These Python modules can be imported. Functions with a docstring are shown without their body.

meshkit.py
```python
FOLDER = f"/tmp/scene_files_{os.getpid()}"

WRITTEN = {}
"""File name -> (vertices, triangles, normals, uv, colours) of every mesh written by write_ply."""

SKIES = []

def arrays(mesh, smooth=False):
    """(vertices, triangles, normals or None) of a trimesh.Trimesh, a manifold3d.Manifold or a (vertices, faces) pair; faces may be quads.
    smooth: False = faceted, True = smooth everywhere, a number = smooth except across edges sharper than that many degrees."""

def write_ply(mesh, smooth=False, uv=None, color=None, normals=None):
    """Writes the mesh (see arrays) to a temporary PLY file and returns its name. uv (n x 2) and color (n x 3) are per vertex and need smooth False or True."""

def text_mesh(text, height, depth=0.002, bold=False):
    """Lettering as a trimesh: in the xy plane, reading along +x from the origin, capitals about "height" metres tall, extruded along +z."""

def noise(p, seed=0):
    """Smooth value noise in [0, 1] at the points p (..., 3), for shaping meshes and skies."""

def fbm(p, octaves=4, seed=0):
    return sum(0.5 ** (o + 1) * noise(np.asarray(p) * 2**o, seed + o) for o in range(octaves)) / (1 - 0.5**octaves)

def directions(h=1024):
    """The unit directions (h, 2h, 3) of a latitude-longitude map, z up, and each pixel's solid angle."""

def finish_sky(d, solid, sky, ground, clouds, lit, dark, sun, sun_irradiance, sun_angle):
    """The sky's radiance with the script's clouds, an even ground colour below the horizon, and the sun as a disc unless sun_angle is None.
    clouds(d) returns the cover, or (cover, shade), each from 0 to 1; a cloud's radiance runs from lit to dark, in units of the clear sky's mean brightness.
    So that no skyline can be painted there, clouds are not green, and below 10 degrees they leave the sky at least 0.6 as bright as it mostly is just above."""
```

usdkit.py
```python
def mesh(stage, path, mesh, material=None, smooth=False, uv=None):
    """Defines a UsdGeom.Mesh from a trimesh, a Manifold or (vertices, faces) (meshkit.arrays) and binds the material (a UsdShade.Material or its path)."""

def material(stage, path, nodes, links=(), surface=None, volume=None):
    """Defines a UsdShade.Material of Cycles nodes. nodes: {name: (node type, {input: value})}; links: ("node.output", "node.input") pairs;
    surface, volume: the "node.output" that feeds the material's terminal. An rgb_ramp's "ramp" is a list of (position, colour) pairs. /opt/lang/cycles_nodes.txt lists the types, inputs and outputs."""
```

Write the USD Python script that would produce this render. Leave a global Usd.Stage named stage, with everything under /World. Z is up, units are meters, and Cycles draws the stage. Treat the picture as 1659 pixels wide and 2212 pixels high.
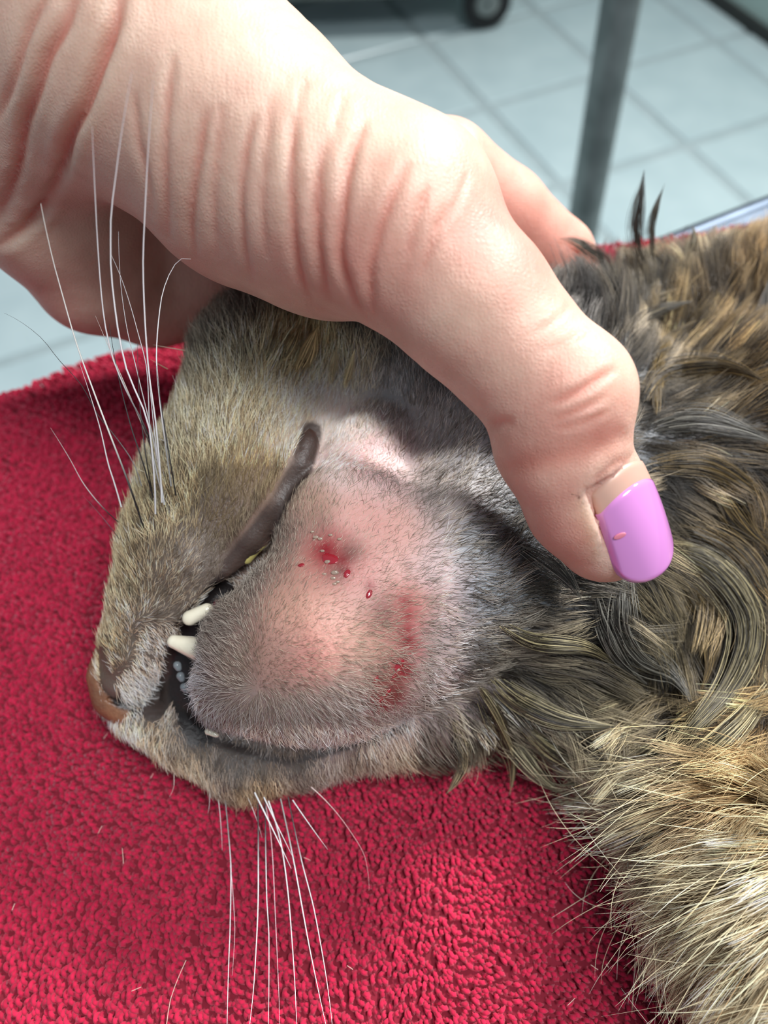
import math, numpy as np, trimesh, usdkit, meshkit
from scipy.spatial import cKDTree
from pxr import Usd, UsdGeom, UsdLux, UsdShade, Gf, Sdf, Vt

stage = Usd.Stage.CreateInMemory()
UsdGeom.SetStageUpAxis(stage, 'Z'); UsdGeom.SetStageMetersPerUnit(stage, 1.0)
UsdGeom.Xform.Define(stage, '/World'); UsdGeom.Scope.Define(stage, '/World/Looks')
rng = np.random.default_rng(7)

# ------------------------------------------------------------------ camera
FPX, PITCH, ROLL, CAMZ = 1610.0, math.radians(58.86), math.radians(-2.3), 1.024
D0 = 137.0                                     # mm from the lens to the depth of the cat's chin
FW = np.array([0, math.cos(PITCH), -math.sin(PITCH)]); R0 = np.array([1.0, 0, 0]); U0 = np.cross(R0, FW)
RT = math.cos(ROLL) * R0 + math.sin(ROLL) * U0; UP = -math.sin(ROLL) * R0 + math.cos(ROLL) * U0
CAM = np.array([0, 0, CAMZ])
AX = np.stack([RT, UP, -FW])                   # rows: the working frame's axes (mm, origin on the optical axis at D0)
cam = UsdGeom.Camera.Define(stage, '/World/camera')
M = np.eye(4); M[0, :3], M[1, :3], M[2, :3], M[3, :3] = RT, UP, -FW, CAM
cam.AddTransformOp().Set(Gf.Matrix4d(M.tolist()))
cam.CreateHorizontalApertureAttr(36.0); cam.CreateVerticalApertureAttr(48.0)
cam.CreateFocalLengthAttr(36.0 * FPX / 1659); cam.CreateFStopAttr(17.0); cam.CreateFocusDistanceAttr(0.131)
cam.CreateClippingRangeAttr((0.01, 100.0)); cam.CreateExposureAttr(0.0)

# ------------------------------------------------------------------ light: ceiling panels and the room's own soft light
def lin(c):
    c = np.asarray(c, float) / 255.0
    return np.where(c <= 0.04045, c / 12.92, ((c + 0.055) / 1.055) ** 2.4)
def rect_light(name, pos, target, w, h, color, watts):
    l = UsdLux.RectLight.Define(stage, '/World/' + name)
    l.CreateWidthAttr(w); l.CreateHeightAttr(h); l.CreateColorAttr(Gf.Vec3f(*color)); l.CreateIntensityAttr(watts); l.CreateNormalizeAttr(True)
    z = np.array(pos, float) - np.array(target, float); z /= np.linalg.norm(z)
    x = np.cross([0, 1, 0.01], z); x /= np.linalg.norm(x); y = np.cross(z, x)
    m = np.eye(4); m[0, :3], m[1, :3], m[2, :3], m[3, :3] = x, y, z, pos
    l.AddTransformOp().Set(Gf.Matrix4d(m.tolist()))
rect_light('ceiling_lamp', (1.00, 1.10, 2.14), (0.02, 0.08, 0.87), 0.26, 0.26, (1.0, 0.97, 0.94), 22.0)
rect_light('ceiling_lamp_001', (0.55, -0.15, 2.4), (0.1, 0.05, 0.85), 0.6, 0.6, (0.97, 0.985, 1.0), 9.3)
dome = UsdLux.DomeLight.Define(stage, '/World/room_light'); dome.CreateColorAttr(Gf.Vec3f(0.80, 0.90, 1.0)); dome.CreateIntensityAttr(0.12)

# ------------------------------------------------------------------ helpers
used = {}
def numbered(path):
    n = used.get(path, 0); used[path] = n + 1
    return path if n == 0 else f'{path}_{n:03d}'
def data(p, **kw):
    for k, v in kw.items():
        if v: p.SetCustomDataByKey(k, v)
    return p
def thing(name, base, label, category, group=None, kind=None):
    x = UsdGeom.Xform.Define(stage, numbered('/World/' + name)); x.AddTranslateOp().Set(Gf.Vec3d(*map(float, base)))
    p = data(x.GetPrim(), label=label, category=category, group=group, kind=kind); BASE[str(p.GetPath())] = np.array(base, float)
    return p
BASE = {}
def base_of(parent):
    path = str(parent.GetPath())
    while path not in BASE and path != '/World': path = path.rpartition('/')[0]
    return BASE.get(path, np.zeros(3))
def obj(name, mesh, mat, parent=None, smooth=True, tint=None, **kw):
    """mesh in world metres -> one Mesh prim under parent (or /World)."""
    v, f = (np.asarray(mesh.vertices), np.asarray(mesh.faces)) if hasattr(mesh, 'vertices') else mesh
    top = parent is None
    path = numbered((('/World') if top else str(parent.GetPath())) + '/' + name)
    off = np.zeros(3) if top else base_of(parent)
    m = usdkit.mesh(stage, path, (np.asarray(v) - off, f), MAT[mat], smooth=smooth)
    if tint is not None:
        UsdGeom.PrimvarsAPI(m).CreatePrimvar('tint', Sdf.ValueTypeNames.Color3fArray, 'vertex').Set(Vt.Vec3fArray.FromNumpy(np.asarray(tint, np.float32)))
    return data(m.GetPrim(), **kw)
def curves(name, pts, widths, mat, parent, tint=None, **kw):
    """pts (n, k, 3) in world metres, widths (n, k) or (k,) in metres."""
    n, k, _ = pts.shape; off = base_of(parent)
    c = UsdGeom.BasisCurves.Define(stage, numbered(str(parent.GetPath()) + '/' + name))
    c.CreateTypeAttr('linear'); c.CreateCurveVertexCountsAttr(Vt.IntArray.FromNumpy(np.full(n, k, np.int32)))
    c.CreatePointsAttr(Vt.Vec3fArray.FromNumpy((pts.reshape(-1, 3) - off).astype(np.float32)))
    c.CreateWidthsAttr(Vt.FloatArray.FromNumpy(np.broadcast_to(widths, (n, k)).astype(np.float32).ravel().copy())); c.SetWidthsInterpolation('vertex')
    if tint is not None:
        UsdGeom.PrimvarsAPI(c).CreatePrimvar('tint', Sdf.ValueTypeNames.Color3fArray, 'vertex').Set(Vt.Vec3fArray.FromNumpy(tint.reshape(-1, 3).astype(np.float32)))
    UsdShade.MaterialBindingAPI.Apply(c.GetPrim()).Bind(MAT[mat])
    return data(c.GetPrim(), **kw)

def world(q): return CAM + (np.asarray(q, float) @ AX + D0 * FW) / 1000.0       # working frame (mm) -> world (m)
def P(u, v, h=0.0):                                                              # a point of the working frame seen at photo pixel u, v
    d = D0 - h
    return np.array([(u - 829.5) / FPX * d, -(v - 1106) / FPX * d, h])
def px(q):                                                                        # the inverse: photo pixel of working-frame points
    d = D0 - q[:, 2]
    return np.stack([829.5 + FPX * q[:, 0] / d, 1106 - FPX * q[:, 1] / d], 1)
def local(w): return (np.asarray(w, float) - CAM) * 1000 @ AX.T + [0, 0, D0]
def ray(u, v): return FW + RT * (u - 829.5) / FPX - UP * (v - 1106) / FPX
def on_z(u, v, z):
    r = ray(u, v); return CAM + r * (z - CAMZ) / r[2]

def smin(a, b, k):
    h = np.maximum(k - np.abs(a - b), 0) / k
    return np.minimum(a, b) - h * h * k * 0.25
def cone(p, a, b, ra, rb):
    ba = b - a; pa = p - a; t = np.clip(pa @ ba / (ba @ ba), 0, 1)
    return np.linalg.norm(pa - t[:, None] * ba, axis=1) - (ra + (rb - ra) * t)
def ball(p, a, r): return np.linalg.norm(p - a, axis=1) - r
def ellip(p, c, r, rot=None):
    q = p - c
    if rot is not None: q = q @ rot
    r = np.asarray(r, float); k0 = np.linalg.norm(q / r, axis=1); k1 = np.linalg.norm(q / (r * r), axis=1)
    return k0 * (k0 - 1) / np.maximum(k1, 1e-6)
def chain(p, pts, k=4.0):
    """pts: rows (u, v, h, radius mm)"""
    d = None
    for a, b in zip(pts[:-1], pts[1:]):
        c = cone(p, P(*a[:3]), P(*b[:3]), a[3], b[3]); d = c if d is None else smin(d, c, min(k, 2.0))
    return d
def surface_nets(fn, lo, hi, s):
    lo, hi = np.array(lo, float), np.array(hi, float); n = np.ceil((hi - lo) / s).astype(int) + 1
    g = np.stack(np.meshgrid(*[lo[i] + s * np.arange(n[i]) for i in range(3)], indexing='ij'), -1).reshape(-1, 3)
    F = np.concatenate([fn(c) for c in np.array_split(g, max(1, len(g) // 200000))]).reshape(n)
    ins = F < 0; num = np.zeros(n - 1); acc = np.zeros((*(n - 1), 3)); quads = []
    sl = lambda ax, o: tuple(slice(o[i], n[i] - 1 + o[i]) for i in range(3))
    for ax in range(3):
        e = np.eye(3, dtype=int)[ax]; o1, o2 = [i for i in range(3) if i != ax]
        for da in (0, 1):
            for db in (0, 1):
                o = np.zeros(3, int); o[o1], o[o2] = da, db
                a, b = F[sl(ax, o)], F[sl(ax, o + e)]; cr = (a < 0) != (b < 0)
                t = np.where(cr, a / np.where(cr, a - b, 1), 0); num += cr
                for i in range(3): acc[..., i] += cr * (o[i] + (t if i == ax else 0))
    live = num > 0; idx = np.full(n - 1, -1); idx[live] = np.arange(live.sum())
    cell = np.argwhere(live); V = lo + s * (cell + acc[live] / num[live][:, None]); faces = []
    for ax in range(3):
        b, c = (ax + 1) % 3, (ax + 2) % 3; e = np.eye(3, dtype=int)
        s0 = [slice(1, n[i] - 1) for i in range(3)]; s1 = list(s0); s0[ax] = slice(0, n[ax] - 1); s1[ax] = slice(1, n[ax])
        A, B = ins[tuple(s0)], ins[tuple(s1)]; at = np.argwhere(A != B); off = np.ones(3, int); off[ax] = 0; at = at + off
        get = lambda q: idx[q[:, 0], q[:, 1], q[:, 2]]
        q = np.stack([get(at - e[b] - e[c]), get(at - e[c]), get(at), get(at - e[b])], 1)
        fl = ins[at[:, 0], at[:, 1], at[:, 2]]; q[~fl] = q[~fl][:, ::-1]; q = q[(q >= 0).all(1)]
        faces += [q[:, [0, 1, 2]], q[:, [0, 2, 3]]]
    return V, np.vstack(faces)
def grad(fn, v, e=0.15):
    return np.stack([fn(v + d) - fn(v - d) for d in np.eye(3) * e], 1) / (2 * e)
def settle(fn, v, n=2):
    for _ in range(n):
        g = grad(fn, v); v = v - (fn(v) / np.maximum((g * g).sum(1), 0.2))[:, None] * g
    return v
def body_of(fn, lo, hi, s, sub=1):
    v, f = surface_nets(fn, lo, hi, s); v = settle(fn, v)
    for _ in range(sub):
        v, f = trimesh.remesh.subdivide(v, f); v = settle(fn, v, 1)
    m = trimesh.Trimesh(v, f, process=False)
    return m
def vnormals(v, f): return meshkit.arrays((v, f), True)[2]
def line_dist(q, pts):
    """distance in pixels from q (n, 2) to a polyline, and the place along it (0..1)"""
    pts = np.asarray(pts, float); best = np.full(len(q), 1e9); along = np.zeros(len(q)); L = np.r_[0, np.cumsum(np.linalg.norm(np.diff(pts, axis=0), axis=1))]
    for i in range(len(pts) - 1):
        a, b = pts[i], pts[i + 1]; t = np.clip((q - a) @ (b - a) / ((b - a) @ (b - a)), 0, 1); d = np.linalg.norm(q - a - t[:, None] * (b - a), axis=1)
        w = d < best; best[w] = d[w]; along[w] = ((L[i] + t * (L[i + 1] - L[i])) / L[-1])[w]
    return best, along
def spline(pts, n):
    pts = np.asarray(pts, float); L = np.r_[0, np.cumsum(np.linalg.norm(np.diff(pts, axis=0), axis=1))]
    if len(pts) == 2: return pts[0] + (pts[1] - pts[0]) * np.linspace(0, 1, n)[:, None]
    from scipy.interpolate import PchipInterpolator
    return PchipInterpolator(L, pts)(np.linspace(0, L[-1], n))
def tube(pts, rad, sides=6):
    pts = np.asarray(pts, float); n = len(pts); rad = np.broadcast_to(rad, n); t = np.gradient(pts, axis=0); t /= np.linalg.norm(t, axis=1, keepdims=True)
    a = np.cross(t, [0.3, 0.2, 0.93]); a /= np.linalg.norm(a, axis=1, keepdims=True); b = np.cross(t, a); w = np.arange(sides) * 2 * np.pi / sides
    v = (pts[:, None] + rad[:, None, None] * (np.cos(w)[:, None] * a[:, None] + np.sin(w)[:, None] * b[:, None])).reshape(-1, 3); f = []
    for i in range(n - 1):
        for j in range(sides):
            p, q = i * sides + j, i * sides + (j + 1) % sides; f += [[p, q, q + sides], [p, q + sides, p + sides]]
    v = np.vstack([v, pts[0], pts[-1]])
    for j in range(sides):
        f += [[len(v) - 2, (j + 1) % sides, j], [len(v) - 1, (n - 1) * sides + j, (n - 1) * sides + (j + 1) % sides]]
    return trimesh.Trimesh(v, f, process=False)
def box(lo, hi, bevel=0.0):
    lo, hi = np.array(lo, float), np.array(hi, float)
    if not bevel:
        m = trimesh.creation.box(hi - lo); m.apply_translation((lo + hi) / 2); return m
    pts = [np.where(np.array(c), hi, lo) + bevel * np.where(np.array(c), -1, 1) * (1 - np.eye(3)[k]) for c in np.ndindex(2, 2, 2) for k in range(3)]
    return trimesh.convex.convex_hull(np.array(pts))
def turn(m, ang, at):
    m.apply_transform(trimesh.transformations.rotation_matrix(ang, [0, 0, 1], at)); return m

UPL = np.array([RT[2], UP[2], -FW[2]])
def above(p, z): return p @ UPL - D0 * -FW[2] - (z - CAMZ) * 1000            # mm above the level z (m)
def smax(a, b, k): return -smin(-a, -b, k)

# ------------------------------------------------------------------ materials
MAT = {}
def mat(name, nodes, links=(), surface='p.BSDF'):
    MAT[name] = usdkit.material(stage, '/World/Looks/' + name, nodes, links, surface)
def plain(name, color, rough=0.5, **kw):
    mat(name, {'p': ('principled_bsdf', {'base_color': lin(color), 'roughness': rough, **kw})})
def mottled(name, c1, c2, scale, rough=0.5, bump=0.0, bscale=None, **kw):
    n = {'g': ('geometry', {}), 'n': ('noise_texture', {'scale': scale, 'detail': 4}), 'r': ('rgb_ramp', {'ramp': [(0.3, lin(c1)), (0.7, lin(c2))]}), 'p': ('principled_bsdf', {'roughness': rough, **kw})}
    l = [('g.position', 'n.vector'), ('n.fac', 'r.fac'), ('r.color', 'p.base_color')]
    if bump:
        n |= {'nb': ('noise_texture', {'scale': bscale or scale * 4, 'detail': 3}), 'b': ('bump', {'strength': 0.6, 'distance': bump})}
        l += [('g.position', 'nb.vector'), ('nb.fac', 'b.height'), ('b.normal', 'p.normal')]
    mat(name, n, l)
def tinted(name, rough=0.5, **kw):
    mat(name, {'a': ('attribute', {'attribute': 'tint'}), 'p': ('principled_bsdf', {'roughness': rough, **kw})}, [('a.color', 'p.base_color')])
mottled('tile', (166, 186, 190), (178, 197, 200), 9, 0.28)
mottled('grout', (146, 163, 166), (158, 173, 176), 30, 0.9)
mottled('wall_paint', (150, 172, 166), (158, 180, 174), 3, 0.5)
plain('black_rubber', (14, 15, 17), 0.6); plain('grey_plastic', (120, 128, 126), 0.5); plain('dark_gap', (40, 44, 42), 0.8)
mottled('brushed_steel', (66, 76, 88), (82, 92, 104), 60, 0.5, metallic=1.0)
mottled('pole_steel', (112, 120, 118), (140, 147, 145), 40, 0.45, metallic=0.85)
plain('trolley_paint', (96, 102, 98), 0.6)
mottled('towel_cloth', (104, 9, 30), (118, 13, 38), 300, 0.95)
mat('terry', {'a': ('attribute', {'attribute': 'tint'}), 'p': ('principled_bsdf', {'roughness': 0.9, 'sheen_weight': 0.25, 'sheen_tint': (1, 0.5, 0.6), 'specular_ior_level': 0.2})}, [('a.color', 'p.base_color')])
mat('fur', {'a': ('attribute', {'attribute': 'tint'}), 'p': ('principled_bsdf', {'roughness': 0.38, 'specular_ior_level': 0.5})}, [('a.color', 'p.base_color')])
tinted('whisker', 0.3); plain('loose_hair', (222, 190, 176), 0.4)
mat('cat_skin', {'a': ('attribute', {'attribute': 'tint'}), 'g': ('geometry', {}), 'n': ('noise_texture', {'scale': 1400, 'detail': 3}), 'b': ('bump', {'strength': 0.5, 'distance': 0.0003}),
    'p': ('principled_bsdf', {'roughness': 0.48, 'subsurface_weight': 0.15, 'subsurface_scale': 0.002})},
    [('a.color', 'p.base_color'), ('g.position', 'n.vector'), ('n.fac', 'b.height'), ('b.normal', 'p.normal')])
mat('hand_skin', {'a': ('attribute', {'attribute': 'tint'}), 'g': ('geometry', {}),
    'm': ('mapping', {'scale': (1, 1, 1)}), 'v': ('voronoi_texture', {'scale': 1500, 'feature': 'distance_to_edge'}), 'vr': ('map_range', {'from_min': 0.0, 'from_max': 0.35, 'to_min': 0, 'to_max': 1, 'clamp': True}),
    'n': ('noise_texture', {'scale': 350, 'detail': 5, 'roughness': 0.6}), 'ad': ('math', {'math_type': 'multiply_add', 'value2': 0.35}),
    'at': ('attribute', {'attribute': 'rest'}), 'nl': ('noise_texture', {'scale': 1.0, 'detail': 3, 'roughness': 0.65}), 'al': ('math', {'math_type': 'multiply_add', 'value2': 1.1}),
    'n2': ('noise_texture', {'scale': 170, 'detail': 4}), 'r2': ('rgb_ramp', {'ramp': [(0.3, (0.93, 0.87, 0.86)), (0.7, (1.05, 1.06, 1.06))]}), 'mx': ('mix', {'mix_type': 'multiply', 'fac': 1.0}),
    'b': ('bump', {'strength': 0.4, 'distance': 0.00028}),
    'p': ('principled_bsdf', {'roughness': 0.48, 'subsurface_weight': 0.35, 'subsurface_scale': 0.0022, 'subsurface_radius': (1, 0.35, 0.2), 'specular_ior_level': 0.36})},
    [('g.position', 'v.vector'), ('g.position', 'n.vector'), ('g.position', 'n2.vector'), ('v.distance', 'vr.value'), ('vr.result', 'ad.value1'), ('n.fac', 'ad.value3'), ('at.vector', 'nl.vector'), ('nl.fac', 'al.value1'), ('ad.value', 'al.value3'), ('al.value', 'b.height'), ('b.normal', 'p.normal'),
     ('a.color', 'mx.color1'), ('n2.fac', 'r2.fac'), ('r2.color', 'mx.color2'), ('mx.color', 'p.base_color')])
plain('nail_plate', (196, 150, 134), 0.35, subsurface_weight=0.2, subsurface_scale=0.001)
plain('nail_polish', (196, 128, 192), 0.12, coat_weight=1.0, coat_roughness=0.04)
plain('polish_chip', (205, 120, 140), 0.3)
mottled('tooth', (222, 214, 188), (236, 230, 210), 150, 0.22, coat_weight=0.5)
plain('yellow_tooth', (190, 178, 110), 0.3)
plain('incisor', (120, 128, 132), 0.25)
plain('mouth_lining', (26, 20, 20), 0.18); plain('gum', (88, 44, 52), 0.2)
mottled('nose_leather', (30, 24, 23), (52, 38, 34), 260, 0.42, 0.0003, 1500)
mottled('nose_tan', (150, 92, 56), (172, 112, 74), 200, 0.45, 0.0003, 1500)
plain('wound', (150, 28, 42), 0.15, coat_weight=0.6)
plain('serum', (214, 196, 176), 0.1, transmission_weight=0.6)

# ------------------------------------------------------------------ the setting: tiled floor, wall
TA, TS = 0.38817, 0.33; GE1 = np.array([math.cos(TA), math.sin(TA), 0]); GE2 = np.array([math.sin(TA), -math.cos(TA), 0]); GO = np.array([0.16568, 2.15103, 0]) * TS / 0.34813
floor = thing('floor', (0, 0, 0), 'pale grey square ceramic floor tiles with grey grout', 'floor', kind='structure')
obj('grout', box((-2.2, -0.6, -0.02), (2.2, 3.2, -0.004)), 'grout', floor, smooth=False)
for i in range(-6, 5):
    for j in range(-3, 7):
        c = GO + TS * ((i + 0.5) * GE1 + (j + 0.5) * GE2)
        if not (-1.5 < c[0] < 1.5 and 0.1 < c[1] < 2.9): continue
        g = TS / 2 - 0.012; dz = rng.uniform(-0.0006, 0.0006)
        m = box((c[0] - g, c[1] - g, -0.012), (c[0] + g, c[1] + g, dz), 0.0025)
        obj('tile', turn(m, TA, c), 'tile', floor, smooth=20)
wa, wb = on_z(1520, 0, 0), on_z(1659, 100, 0); wd = (wa - wb) / np.linalg.norm(wa - wb); wn = np.array([-wd[1], wd[0], 0]); wn = wn if wn[0] > 0 else -wn
def wall_slab(off, z0, z1, th):
    a, b = wb - wd * 0.8, wb + wd * 1.4; p = [a + wn * off, b + wn * off, b + wn * (off + th), a + wn * (off + th)]
    return trimesh.convex.convex_hull(np.array([[q[0], q[1], z] for q in p for z in (z0, z1)]))
obj('wall_right', wall_slab(0.012, 0.0, 2.5, 0.1), 'wall_paint', smooth=False, label='pale grey-green wall panel beyond the tiled floor', category='wall', kind='structure')
obj('baseboard_right', wall_slab(0.0, 0.0, 0.03, 0.0115), 'dark_gap', smooth=False, label='dark strip along the foot of the grey-green wall', category='baseboard', kind='structure')

# ------------------------------------------------------------------ far furniture: trolley on a castor, steel pole
wc = on_z(1048, 66, 0); R_W = 0.062
tr = thing('trolley', (wc[0] - 0.2, wc[1] + 0.25, 0), 'dark equipment trolley rolling on black castors over the far floor tiles', 'trolley')
obj('base_tray', box((wc[0] - 0.95, wc[1] - 0.09, 0.175), (wc[0] + 0.06, wc[1] + 0.75, 0.23), 0.01), 'trolley_paint', tr, smooth=20)
obj('lower_bar', box((wc[0] - 0.95, wc[1] - 0.03, 0.10), (wc[0] - 0.16, wc[1] + 0.02, 0.125), 0.004), 'trolley_paint', tr, smooth=20)
def ring(c, r0, r1, wid, ax):
    pr = np.array([[r0, -wid / 2], [r1 - wid * 0.3, -wid / 2], [r1, -wid * 0.2], [r1, wid * 0.2], [r1 - wid * 0.3, wid / 2], [r0, wid / 2], [r0, -wid / 2]])
    m = trimesh.creation.revolve(pr, sections=48); m.apply_transform(trimesh.geometry.align_vectors([0, 0, 1], ax)); m.apply_translation(c); return m
wax = np.array([0.12, -1, 0.0]); wax /= np.linalg.norm(wax)
for k, (dx, dy) in enumerate(((0, 0), (-0.85, 0.02), (0, 0.62), (-0.85, 0.62))):
    c = np.array([wc[0] + dx, wc[1] + dy + 0.01, R_W]); w = obj('castor', ring(c, 0.034, R_W, 0.028, wax), 'black_rubber', tr, smooth=30)
    obj('hub', ring(c, 0.006, 0.0345, 0.02, wax), 'grey_plastic', w, smooth=30)
    obj('fork', trimesh.util.concatenate([box(c + [-0.012, -0.03, 0.0], c + [0.012, -0.024, 0.115]), box(c + [-0.012, 0.024, 0], c + [0.012, 0.03, 0.115]), box(c + [-0.012, -0.03, 0.075], c + [0.012, 0.03, 0.115])]) if k else
        trimesh.util.concatenate([box(c + [-0.012, 0.024, 0], c + [0.012, 0.03, 0.115]), box(c + [-0.012, -0.03, 0.085], c + [0.012, 0.03, 0.115])]), 'grey_plastic', w, smooth=False)
pole_xy = CAM + ray(1342, 0) * 0.575; q2 = CAM + ray(1257, 500) * 0.745; pole_xy = (pole_xy + q2) / 2
d1 = CAM + ray(1342, 0) * 0.575; d2 = q2; pdir = (d1 - d2) / np.linalg.norm(d1 - d2)
foot = d2 - pdir * (d2[2] - 0.014) / pdir[2]; head = d1 + pdir * 0.55
st = thing('stand', (foot[0], foot[1], 0), 'grey round steel pole standing on the floor behind the towel', 'stand')
obj('pole', tube(np.array([foot, head]), 0.0155, 28), 'pole_steel', st, smooth=40)
obj('foot', ring(np.array([foot[0], foot[1], 0.012]), 0.002, 0.15, 0.024, np.array([0, 0, 1.0])), 'pole_steel', st, smooth=30)

# ------------------------------------------------------------------ table
TZ = 0.846
ea = on_z(1420, 497, TZ); eb = on_z(1659, 405, TZ); ed = (eb - ea) / np.linalg.norm(eb - ea); en = np.array([-ed[1], ed[0], 0])   # edge direction, outward
tab = thing('examination_table', (*(ea - en * 0.3)[:2], 0), 'brushed steel examination table under the red towel', 'table')
def table_slab(s0, s1, n0, n1, z0, z1):
    p = [ea + ed * s + en * n for s in (s0, s1) for n in (n0, n1)]
    return trimesh.convex.convex_hull(np.array([[q[0], q[1], z] for q in p for z in (z0, z1)]))
obj('table_top', table_slab(-0.5, 0.6, -0.6, -0.0085, TZ - 0.012, TZ), 'brushed_steel', tab, smooth=False)
rim = [ea + ed * s + en * -0.0045 + [0, 0, -0.0056] for s in np.linspace(-0.5, 0.6, 12)]
obj('rim', tube(np.array(rim), 0.0045, 14), 'brushed_steel', tab, smooth=40)
for s in (-0.4, 0.5):
    for n in (-0.54, -0.09):
        q = ea + ed * s + en * n; obj('leg', tube(np.array([[q[0], q[1], 0], [q[0], q[1], TZ - 0.01]]), 0.016, 16), 'brushed_steel', tab, smooth=40)

# ------------------------------------------------------------------ towel
edge_px = [(-420, 1010), (-200, 905), (0, 830), (90, 787), (180, 748), (260, 730), (500, 690), (900, 610), (1280, 524), (1480, 506), (1659, 474), (1900, 428)]
edge_w = np.array([on_z(u, v, 0.8535)[:2] for u, v in edge_px])
def towel_z(x, y, n):
    q = np.stack([x * 30, y * 30, 0 * x], -1)
    z = 0.8522 + 0.0014 * (meshkit.fbm(q, 3, 5) - 0.5) * 2 + 0.0012 * (meshkit.fbm(q * 3.1, 3, 9) - 0.5)
    over = (x - ea[0]) * en[0] + (y - ea[1]) * en[1]                    # beyond the table's edge it sags
    return z - np.maximum(over - 0.004, 0) ** 2 * 6.0
xs = np.linspace(-0.2, 0.2, 201); ey = np.interp(xs, edge_w[:, 0], edge_w[:, 1]); tt = np.linspace(0, 1, 241)
X = np.repeat(xs[:, None], 241, 1); Y = ey[:, None] + (-0.16 - ey[:, None]) * tt[None] ** 1.0
Z = towel_z(X, Y, 0); Z = Z - 0.002 * np.exp(-((Y - ey[:, None]) / 0.003) ** 2)
def sheet(X, Y, Z, th):
    a, b = X.shape; top = np.stack([X, Y, Z], -1).reshape(-1, 3); bot = top - [0, 0, th]; i = np.arange(a * b).reshape(a, b)
    q = np.stack([i[:-1, :-1], i[1:, :-1], i[1:, 1:], i[:-1, 1:]], -1).reshape(-1, 4); n = a * b; bd = np.r_[i[:, 0], i[-1, 1:], i[::-1, -1][1:], i[0, ::-1][1:-1]]
    s = np.stack([bd, np.roll(bd, -1), np.roll(bd, -1) + n, bd + n], 1)
    f = np.vstack([q[:, ::-1], q + n, s]); return np.vstack([top, bot]), np.vstack([f[:, [0, 1, 2]], f[:, [0, 2, 3]]])
tow = thing('towel', (0, 0.02, TZ), 'crimson terry towel spread under the cat on the steel table', 'towel')
obj('cloth', sheet(X, Y, Z, 0.0022), 'towel_cloth', tow)
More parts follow.
